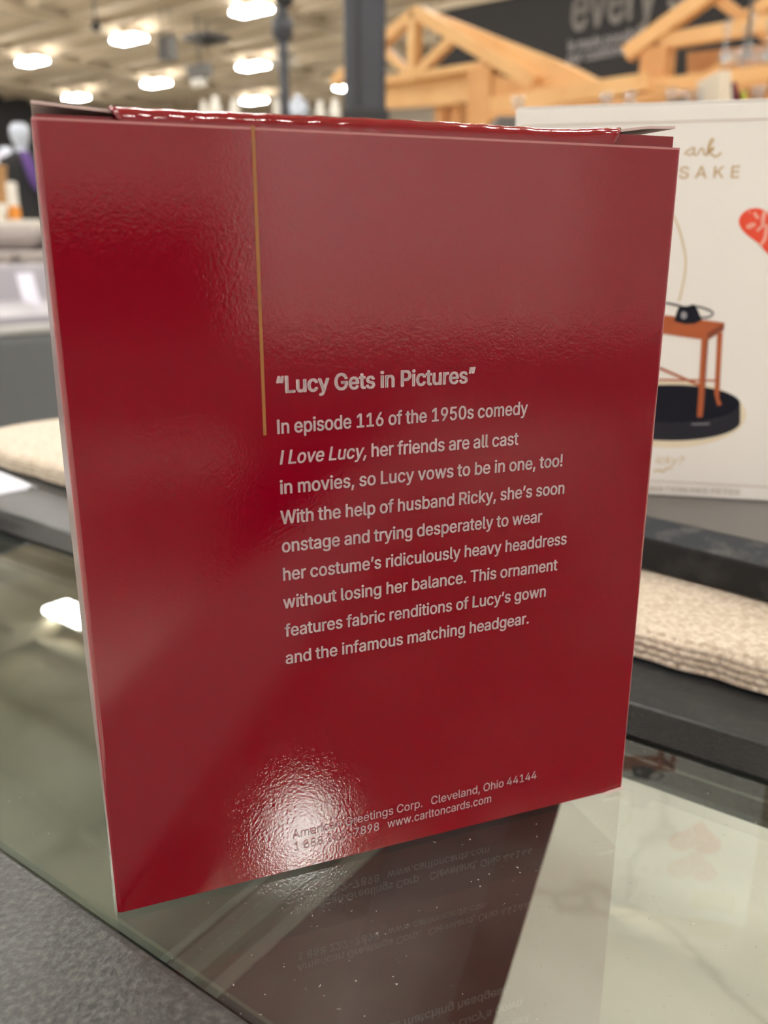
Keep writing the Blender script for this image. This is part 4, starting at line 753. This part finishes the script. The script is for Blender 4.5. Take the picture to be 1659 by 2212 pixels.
# mannequins
def mannequin(x, ytop_px, d, label, coat, accent, head=True, scale=1.0):
    top = at_y(x, ytop_px, d).z; c = Vector((at_y(x, ytop_px, d).x, d, 0)); H = top-FLOOR
    g = thing('mannequin', label, 'mannequin', c+Z*FLOOR)
    k = H/1.8
    mb = MB(); mb.lathe(c+Z*FLOOR, [(.17*k, 0), (.17*k, .012), (.02*k, .02), (.018*k, .75*k)], 20); mb.build('stand', M['greymetal'], g)
    prof = [(.0, .70), (.10, .72), (.165, .80), (.172, .88), (.15, .98), (.125, 1.10), (.15, 1.24), (.185, 1.36), (.175, 1.44), (.10, 1.49), (.055, 1.52), (.052, 1.58)]
    if head: prof += [(.06, 1.60), (.080, 1.64), (.088, 1.70), (.082, 1.76), (.05, 1.795), (0, 1.80)]
    else: prof += [(.03, 1.585), (0, 1.59)]
    mb = MB(); mb.lathe(c+Z*FLOOR, [(r*k*(1.0), z*k) for r, z in prof], 24, 0, 1.1, .75); mb.build('body_form', M['silver'], g)
    prof2 = [(.23, .62), (.20, .85), (.165, 1.08), (.185, 1.24), (.215, 1.37), (.20, 1.455), (.12, 1.505), (.075, 1.53)]
    mb = MB(); mb.lathe(c+Z*FLOOR, [(r*k, z*k) for r, z in prof2], 24, 0, 1.12, .85)
    for s in (-1, 1):
        mb.tube([c+Z*(FLOOR+1.44*k)+Vector((s*.17*k, 0, 0)), c+Z*(FLOOR+1.38*k)+Vector((s*.245*k, 0, 0)), c+Z*(FLOOR+1.08*k)+Vector((s*.28*k, .0, 0)), c+Z*(FLOOR+.82*k)+Vector((s*.28*k, -.05*k, 0))], [.07*k, .075*k, .058*k, .05*k], 12)
    mb.build('coat', coat, g)
    if accent:
        mb = MB()
        pts = [c+Z*(FLOOR+z*k)+Vector((x_*k, y_*k, 0)) for x_, y_, z in ((.05, -.10, 1.52), (.11, -.16, 1.44), (.15, -.17, 1.34), (.17, -.16, 1.24), (.18, -.15, 1.16))]
        mb.tube(pts, [.03*k, .05*k, .06*k, .055*k, .02*k], 10); mb.build('scarf', accent, g)
    return g
mannequin(40, 264, 9.0, 'silver headed mannequin in a dark coat with a purple scarf', M['darkfabric'], M['purple'])
mannequin(6, 268, 9.9, 'mannequin in a white top at the left edge behind the dark coat', M['whitecloth'], None, head=False)

# ------------------------------------------------------------------ far goods under the ceiling edge
def far_shelf():
    y = 17.0; z = at_y(480, 262, y).z; a = at_y(200, 262, y).x; b2 = at_y(745, 262, y).x
    g = thing('tall_shelf', 'tall dark shelving far off, its top hidden behind the red box', 'shelf', Vector(((a+b2)/2, y, FLOOR)))
    mb = MB(); mb.box((a, y, z-.04), (b2-a, 0, 0), (0, .5, 0), (0,0,.04)); mb.build('top_board', M['blackmetal'], g)
    for x in (a, (a+b2)/2, b2-.06): mb = MB(); mb.box((x, y+.05, FLOOR), (.06, 0, 0), (0, .4, 0), (0,0,z-.04-FLOOR)); mb.build('upright', M['blackmetal'], g)
    return y, z
sy, sz = far_shelf()
for i, (x, w, t) in enumerate(((441, 16, 218), (466, 24, 208), (507, 22, 216), (598, 14, 212), (692, 20, 218), (724, 22, 214))):
    P = at_y(x, 240, sy+.2); r = px_r(w, sy); top = at_y(x, t, sy+.2).z; h = top-sz
    mb = MB(); mb.lathe((P.x, sy+.2, sz), [(r*.75, 0), (r, h*.12), (r*.95, h*.6), (r*.55, h*.82), (r*.6, h), (r*.45, h), (r*.4, h*.85), (0, h*.8)], 18)
    nm = ['narrow white vase on the far shelf, first from the left', 'white vase on the far shelf, tallest of the three left of the pole', 'white vase on the far shelf just below the low lamp', 'cream vase on the far shelf hard against the black pole', 'pale vase on the far shelf just left of the grey column', 'pale vase hard against the left side of the grey column'][i]
    tag(mb.build('white_vase', M['whiteglaze']), nm, 'vase', 'vases on the far shelf')
P = at_y(645, 235, sy+.25); mb = MB(); r = px_r(44, sy); mb.lathe((P.x, sy+.25, sz), [(r*.5, 0), (r*.9, .08), (r, .2), (r*.85, .34), (r*.4, .42), (r*.35, .46), (0, .46)], 20); tag(mb.build('grey_pot', M['silver']), 'round grey pot on the far shelf right of the black pole', 'pot')

# ceiling gear
P = at_z(207, 58, CEIL-1.0); g = thing('ceiling_camera', 'small dark ball hanging from the ceiling at upper left', 'camera', P)
mb = MB(); R_ = .018*P.y*.5; R_ = 9*P.length/FPX; mb.lathe(P, [(0, -R_), (R_*.7, -R_*.7), (R_, 0), (R_*.7, R_*.7), (R_*.3, R_)], 18); mb.build('dome', M['blackmetal'], g)
mb = MB(); mb.tube([P+Z*R_*.8, Vector((P.x, P.y, CEIL-.1))], .03, 8); mb.build('stem', M['greymetal'], g)
P = at_z(362, 105, CEIL-1.1); s_ = P.length/FPX
g = thing('heater_unit', 'dark hanging vent box below the ceiling, left of centre', 'heater', P)
mb = MB(); mb.box(P-HU*16*s_-HV*10*s_-Z*20*s_, HU*32*s_, HV*20*s_, Z*40*s_); mb.build('housing', M['greymetal'], g, .02)
mb = MB()
for i in range(6): mb.box(P-HU*14*s_-HV*10.6*s_-Z*(17-6*i)*s_, HU*28*s_, HV*1*s_, Z*2.5*s_)
mb.build('grille', M['blackmetal'], g)
for q in (-1, 1):
    mb = MB(); mb.tube([P+HU*12*s_*q+Z*20*s_, Vector((P.x, P.y, CEIL-.1))+HU*12*s_*q], .02, 6); mb.build('hanger', M['greymetal'], g)
P = at_z(447, 82, CEIL-.5); s_ = P.length/FPX
g = thing('air_grille', 'long dark slatted air grille up under the ceiling', 'air vent', P)
mb = MB(); mb.box(P-HU*34*s_-HV*30*s_-Z*4*s_, HU*68*s_, HV*60*s_, Z*8*s_); mb.build('housing', M['greymetal'], g)
for i in range(4): mb = MB(); mb.box(P-HU*32*s_-HV*(27-15*i)*s_-Z*6*s_, HU*64*s_, HV*9*s_, Z*3*s_); mb.build('slat', M['blackmetal'], g)
mb = MB(); mb.tube([P+Z*3*s_, Vector((P.x, P.y, CEIL-.05))], .03, 6); mb.build('hanger', M['greymetal'], g)
P = at_z(432, 162, CEIL-1.6); s_ = P.length/FPX
g = thing('ceiling_speaker', 'grey and white hanging speaker pair under the dark vent box', 'speaker', P)
mb = MB(); mb.box(P-HU*28*s_-HV*8*s_-Z*6*s_, HU*56*s_, HV*16*s_, Z*24*s_); mb.build('cabinet', M['greymetal'], g, .03)
mb = MB(); mb.box(P-HU*14*s_-HV*9*s_-Z*20*s_, HU*34*s_, HV*16*s_, Z*14*s_); mb.build('lower_horn', M['lamphouse'], g, .05)
mb = MB(); mb.tube([P+Z*16*s_, Vector((P.x, P.y, CEIL-.1))], .03, 6); mb.build('hanger', M['greymetal'], g)

# thin black pole with a canister and two glass globes
yp = 8.6; P0_ = at_y(616, 250, yp); Pt = at_y(616, -260, yp)
g = thing('light_pole', 'thin black pole with a dark canister and two clear globes', 'pole', Vector((P0_.x, yp, FLOOR)))
s_ = yp/FPX
mb = MB(); mb.tube([Vector((P0_.x, yp, FLOOR)), Vector((P0_.x, yp, Pt.z))], 10*s_, 14); mb.build('shaft', M['steel'], g)
mb = MB(); mb.lathe((P0_.x, yp, FLOOR), [(.22, 0), (.22, .02), (.06, .05), (.05, .1)], 20); mb.build('base', M['blackmetal'], g)
za, zb_ = at_y(616, 92, yp).z, at_y(616, 30, yp).z
mb = MB(); mb.lathe((P0_.x, yp, za), [(9*s_, 0), (20*s_, (zb_-za)*.2), (21*s_, (zb_-za)*.75), (10*s_, zb_-za)], 18); mb.build('canister', M['steel'], g)
za = at_y(616, 8, yp).z; mb = MB(); mb.lathe((P0_.x+.02, yp, za-.03), [(8*s_, 0), (17*s_, .03), (17*s_, .12), (8*s_, .15)], 16); mb.build('clamp', M['blackmetal'], g)
for x in (598, 634):
    q = at_y(x, 132, yp-.1); r = 12*s_
    mb = MB(); mb.lathe(q, [(0, -r), (r*.6, -r*.8), (r*.95, -r*.3), (r*.95, r*.3), (r*.6, r*.8), (r*.3, r*1.1)], 18)
    gl = mb.build('glass_globe', M['clear'], g)
    mb = MB(); mb.tube([q+Z*r, Vector((P0_.x, yp, q.z+r*1.4))], .012, 8); mb.build('bracket', M['blackmetal'], gl)

# broad grey steel column
yc = 5.6; xa, xb = at_y(742, 120, yc).x, at_y(834, 120, yc).x; w = xb-xa
g = thing('steel_column', 'broad dark grey steel column rising past the red box', 'column', Vector(((xa+xb)/2, yc+w/2, FLOOR)))
mb = MB(); cxx = (xa+xb)/2
mb.box((xa, yc, FLOOR), (w, 0, 0), (0, w, 0), (0,0,CEIL-FLOOR)); mb.build('shaft', M['steel'], g, .03)
zbp = at_y(790, 232, yc).z
mb = MB(); mb.cbox((cxx+.01, yc+w/2, FLOOR+.02), w*1.7, w*1.7, .04); mb.build('base_plate', M['blackmetal'], g)
mb = MB(); mb.cbox((cxx+.005, yc+w/2, zbp-.06), w*1.1, w*1.1, .10); mb.build('collar', M['blackmetal'], g, .01)
mb = MB()
for f in (.3, .36): mb.box((xa+w*f, yc-.004, zbp), (w*.04, 0, 0), (0, .006, 0), (0,0,CEIL-zbp)); 
mb.build('seam_strip', M['blackmetal'], g)

# ------------------------------------------------------------------ sign wall and timber pavilions
dS = 12.5
SPt = CAM+ray(1240, 60)*dS; SP = Plane((SPt.x, SPt.y), -52)
g = thing('sign_board', 'huge black sign with every in large pale letters behind the timber', 'sign', SP.p(0, FLOOR, -.05))
(sa, za), (sb, zb_) = SP.uv(948, 26), SP.uv(1760, 240)
mb = MB(); mb.prism([SP.p(sa, FLOOR), SP.p(sb-1, FLOOR), SP.p(sb-1, za, 0), SP.p(sa, za, 0)], -SP.n*.12); mb.build('board', M['sign'], g)
mb = MB(); mb.box(SP.p(sa+.3, za, .05), SP.e*(sb-sa-1.3), -SP.n*.25, (0,0,.10)); mb.build('top_trim', M['beam'], g)
print_text('large_lettering', 'every', SP, SP.uv(1234, 68), SP.uv(1420, 30), .62, M['signink'], g, .02, bold=.02)
print_text('large_lettering', 'sale', SP, SP.uv(1442, 22), SP.uv(1590, -10), .62, M['signink'], g, .02, bold=.02)
print_text('small_lettering', 'is made possible', SP, SP.uv(1228, 112), SP.uv(1390, 84), .145, M['signink2'], g, .02, bold=.03)
print_text('small_lettering', 'our customers', SP, SP.uv(1226, 139), SP.uv(1375, 112), .145, M['signink2'], g, .02, bold=.03)

dT = 8.6
TPt = CAM+ray(893, 30)*dT; TP = Plane((TPt.x, TPt.y), -52)
tin = -TP.n; 
def tw(x, y, off=0): return TP.p(*TP.uv(x, y), off)
g = thing('timber_pavilion', 'pale pine timber gable frame right of the grey column', 'pavilion', TP.p(0, FLOOR, -.1))
def beam(name, a, b, wpx, off=0, dep=.14, m='pine', par=None, pl=None):
    mb = MB(); k = dT/FPX; pl = pl or TP
    mb.bar(pl.p(*pl.uv(*a), off), pl.p(*pl.uv(*b), off), wpx*k, dep, -pl.n); return mb.build(name, M[m], par or g, .006)
beam('king_post', (889, 16), (885, 172), 20)
beam('rafter', (893, 24), (1150, 178), 27, .0)
beam('rafter', (893, 24), (715, 178), 22, .0)
mb = MB(); mb.prism([tw(889, 14, -.14), tw(905, 14, -.14), tw(1020, 60, -.14), tw(1180, 122, -.14), tw(1300, 184, -.14), tw(1290, 196, -.14), tw(1150, 190, -.14), tw(905, 42, -.14)], tin*.5); mb.build('roof_board', M['pine'], g, .006)
beam('strut', (888, 166), (972, 80), 19, -.01, .11)
beam('strut', (886, 166), (822, 104), 17, -.01, .11)
beam('bottom_chord', (760, 182), (1045, 138), 15, -.02, .12)
mb = MB(); mb.prism([tw(800, 176, -.16), tw(1030, 146, -.16), tw(1030, 206, -.16), tw(940, 222, -.16), tw(800, 230, -.16)], tin*.1); mb.build('inner_panel', M['pine'], g)
mb = MB(); px0 = tw(1012, 150, .02); px1 = tw(1062, 142, .02)
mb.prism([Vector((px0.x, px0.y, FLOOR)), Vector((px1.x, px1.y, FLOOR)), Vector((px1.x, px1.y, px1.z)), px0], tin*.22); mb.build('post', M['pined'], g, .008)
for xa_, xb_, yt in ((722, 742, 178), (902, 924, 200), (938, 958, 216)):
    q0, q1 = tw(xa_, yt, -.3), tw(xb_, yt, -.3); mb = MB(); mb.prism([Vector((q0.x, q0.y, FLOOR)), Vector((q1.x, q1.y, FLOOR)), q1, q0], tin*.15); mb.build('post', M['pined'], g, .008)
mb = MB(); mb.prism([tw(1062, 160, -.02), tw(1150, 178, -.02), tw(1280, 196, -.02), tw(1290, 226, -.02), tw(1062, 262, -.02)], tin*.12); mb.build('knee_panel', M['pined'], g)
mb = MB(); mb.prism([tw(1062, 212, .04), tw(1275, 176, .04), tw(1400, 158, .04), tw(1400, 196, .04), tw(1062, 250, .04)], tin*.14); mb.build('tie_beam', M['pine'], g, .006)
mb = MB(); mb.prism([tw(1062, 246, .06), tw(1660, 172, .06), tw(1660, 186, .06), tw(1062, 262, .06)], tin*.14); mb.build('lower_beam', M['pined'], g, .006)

# second frame to the right, nearer
dT2 = 7.6
TPt2 = CAM+ray(1400, 120)*dT2; TP2 = Plane((TPt2.x, TPt2.y), -52); t2in = -TP2.n
g2 = thing('timber_pavilion', 'pine timber gable frame at the upper right corner, cut by the frame', 'pavilion', TP2.p(0, FLOOR, -.1))
def t2(x, y, off=0): return TP2.p(*TP2.uv(x, y), off)
def beam2(name, a, b, w, off=0, dep=.14, m='pine'):
    mb = MB(); mb.bar(t2(*a, off), t2(*b, off), w*dT2/FPX, dep, t2in); return mb.build(name, M[m], g2, .006)
beam2('rafter', (1351, 116), (1640, -95), 32, .03)
beam2('bottom_chord', (1420, 88), (1720, 36), 30, -.02, .12)
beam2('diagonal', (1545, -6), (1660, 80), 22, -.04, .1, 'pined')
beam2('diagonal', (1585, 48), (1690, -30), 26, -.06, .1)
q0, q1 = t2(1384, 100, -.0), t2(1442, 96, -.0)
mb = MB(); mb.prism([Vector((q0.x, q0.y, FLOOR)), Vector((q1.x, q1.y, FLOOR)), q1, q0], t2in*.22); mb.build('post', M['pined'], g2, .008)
beam2('tie_beam', (1330, 196), (1720, 150), 26, .05, .12)
mb = MB(); mb.prism([t2(1440, 92, -.5), t2(1730, 60, -.5), t2(1730, 230, -.5), t2(1440, 230, -.5)], t2in*.08); mb.build('back_panel', M['brownwall'], g2)
for a_, b2 in (((1470, 170), (1560, 110)), ((1560, 168), (1650, 140))): beam2('brace', a_, b2, 14, -.3, .1, 'pine')

# clear glass candelabra in front of the second frame
yg = 3.2; s_ = yg/FPX
cc = at_y(1612, 122, yg)
g = thing('glass_chandelier', 'clear glass chandelier with upright arms at the right edge', 'chandelier', cc)
mb = MB(); R_ = 46*s_
mb.tube([cc+Vector((cos(k*2*pi/28)*R_, sin(k*2*pi/28)*R_, 0)) for k in range(29)], 7*s_, 8); mb.build('ring', M['clear'], g)
for k in range(6):
    q = cc+Vector((cos(k*pi/3+.3)*R_, sin(k*pi/3+.3)*R_, 0))
    mb = MB(); mb.lathe(q, [(3*s_, 0), (8*s_, 6*s_), (4*s_, 14*s_), (5*s_, 50*s_), (9*s_, 60*s_), (7*s_, 66*s_), (0, 67*s_)], 12); mb.build('glass_arm', M['clear'], g)
    mb = MB(); mb.lathe(q-Z*14*s_, [(0, 0), (6*s_, 5*s_), (5*s_, 10*s_), (0, 14*s_)], 10); mb.build('crystal_drop', M['clear'], g)
mb = MB(); mb.tube([cc+Z*0, Vector((cc.x, cc.y, at_y(1612, -300, yg).z))], 4*s_, 8); mb.build('chain', M['greymetal'], g)
for k in range(3):
    a_ = k*pi/3+.3; mb = MB(); mb.tube([cc+Vector((cos(a_)*R_, sin(a_)*R_, 0)), cc-Vector((cos(a_)*R_, sin(a_)*R_, 0))], 3*s_, 8); mb.build('spoke', M['clear'], g)

# display cabinet behind the white box, with books and glassware on top
yd = 1.5; zc = at_y(1500, 252, yd).z
x0, x1 = at_y(1085, 250, yd).x, at_y(1800, 250, yd).x
g = thing('display_cabinet', 'grey display cabinet hidden behind the white box, its top carrying glassware', 'cabinet', Vector(((x0+x1)/2, yd+.15, FLOOR)))
mb = MB(); mb.box((x0, yd, FLOOR), (x1-x0, 0, 0), (0, .32, 0), (0,0,zc-FLOOR-.02)); mb.build('body', M['greymetal'], g, .004)
mb = MB(); mb.box((x0-.01, yd-.01, zc-.02), (x1-x0+.02, 0, 0), (0, .34, 0), (0,0,.02)); mb.build('top', M['greymetal'], g, .004)
s_ = yd/FPX
def book(xa, xb, yt, dx, m, label, off):
    a = at_y(xa, yt, yd+off); b2 = at_y(xb, yt, yd+off); mb = MB(); h = a.z-zc-.0005
    lo = Vector((a.x+dx*s_, yd+off, zc+.0005)); mb.prism([lo, lo+Vector((b2.x-a.x, 0, 0)), b2, a], (0, .10, 0))
    o = mb.build('book_cover', M[m], None, .0015); o.name = 'slim_book'; return tag(o, label, 'book', 'books on the cabinet')
book(1553, 1580, 152, 14, 'cream', 'cream slim book leaning above the white box top edge', .02)
book(1584, 1592, 176, 18, 'maroon', 'maroon slim book right of the cream one above the white box', .02)
book(1603, 1612, 196, 10, 'lime', 'lime slim book right of the maroon one, lowest of three', .02)
gb = [(1035, 214), (1075, 222), (1120, 208), (1310, 200), (1362, 196), (1452, 190), (1482, 194), (1512, 192), (1540, 196), (1640, 186)]
names = ['clear goblet above the red box right of the pine post', 'short clear goblet between the pine post and the white box corner', 'clear goblet just over the left corner of the white box', 'clear goblet over the white box below the small sign letters', 'clear goblet over the white box left of the second pine post', 'clear goblet right of the second pine post, tallest there', 'clear goblet second right of the second pine post', 'clear goblet third right of the second pine post', 'clear goblet hard left of the cream book', 'clear goblet right of the lime book at the right edge']
for (x, yt), nm in zip(gb, names):
    q = at_y(x, yt, yd+.1); h = q.z-zc-.0004; r = 13*s_
    if x < 1085:
        continue
    mb = MB(); mb.lathe((q.x, yd+.1, zc+.0004), [(r*.7, 0), (r*.7, h*.05), (r*.12, h*.1), (r*.12, h*.4), (r*.8, h*.55), (r, h*.8), (r*.85, h), (r*.8, h), (r*.9, h*.8), (r*.6, h*.58), (0, h*.5)], 16)
    tag(mb.build('glass_goblet', M['clear']), nm, 'goblet', 'goblets on the cabinet')

# black sofa, low table and mat added out of view to darken reflections
Q0, Q1 = behind(147, 4.0), behind(172, 4.2); dd = (Q1-Q0); dn = Vector((dd.y, -dd.x, 0)).normalized()
if dn.dot(Q0) < 0: dn = -dn
so3 = thing('leather_sofa', 'long black sofa added behind the camera to darken the red card reflection', 'sofa', (Q0+Q1)/2)
rbox('seat_base', Q0+Z*.08, dd, dn*.85, Z*.30, M['darkfabric'], so3, .03)
rbox('seat_cushion', Q0+Z*.38, dd, dn*.6, Z*.10, M['darkfabric'], so3, .03)
rbox('backrest', Q0+dn*.6+Z*.3, dd, dn*.25, Z*.52, M['darkfabric'], so3, .05)
for f in (.05, .95):
    for w_ in (.08, .75): mb = MB(); mb.tube([Q0+dd*f+dn*w_, Q0+dd*f+dn*w_+Z*.1], .025, 10); mb.build('leg', M['rubber'], so3)
c3 = behind(132, 1.75)
ct3 = thing('added_low_table', 'low black table added behind the camera to darken the red card reflection', 'table', c3)  # unseen table, added to darken the lower red face
mb = MB(); mb.cbox(c3+Z*.34, 2.2, 1.3, .04, radians(38)); mb.build('tabletop', M['darkfabric'], ct3, .004)
for sx in (-1, 1):
    for sy_ in (-1, 1):
        ca, sa_ = cos(radians(38)), sin(radians(38)); x_, y_ = sx*1.0, sy_*.55
        mb = MB(); mb.cbox(c3+Vector((x_*ca-y_*sa_, x_*sa_+y_*ca, .16)), .06, .06, .32, radians(38)); mb.build('leg', M['rubber'], ct3, .003)

mb = MB(); mb.prism([behind(100, .75, FLOOR+.001), behind(147, .45, FLOOR+.001), behind(147, 2.9, FLOOR+.001), behind(100, 2.9, FLOOR+.001)], (0,0,.008))  # unseen mat, added to keep the mirrored floor dark
tag(mb.build('added_floor_mat', M['mat_added']), 'black floor mat added behind the camera to darken the red card reflection', 'mat')
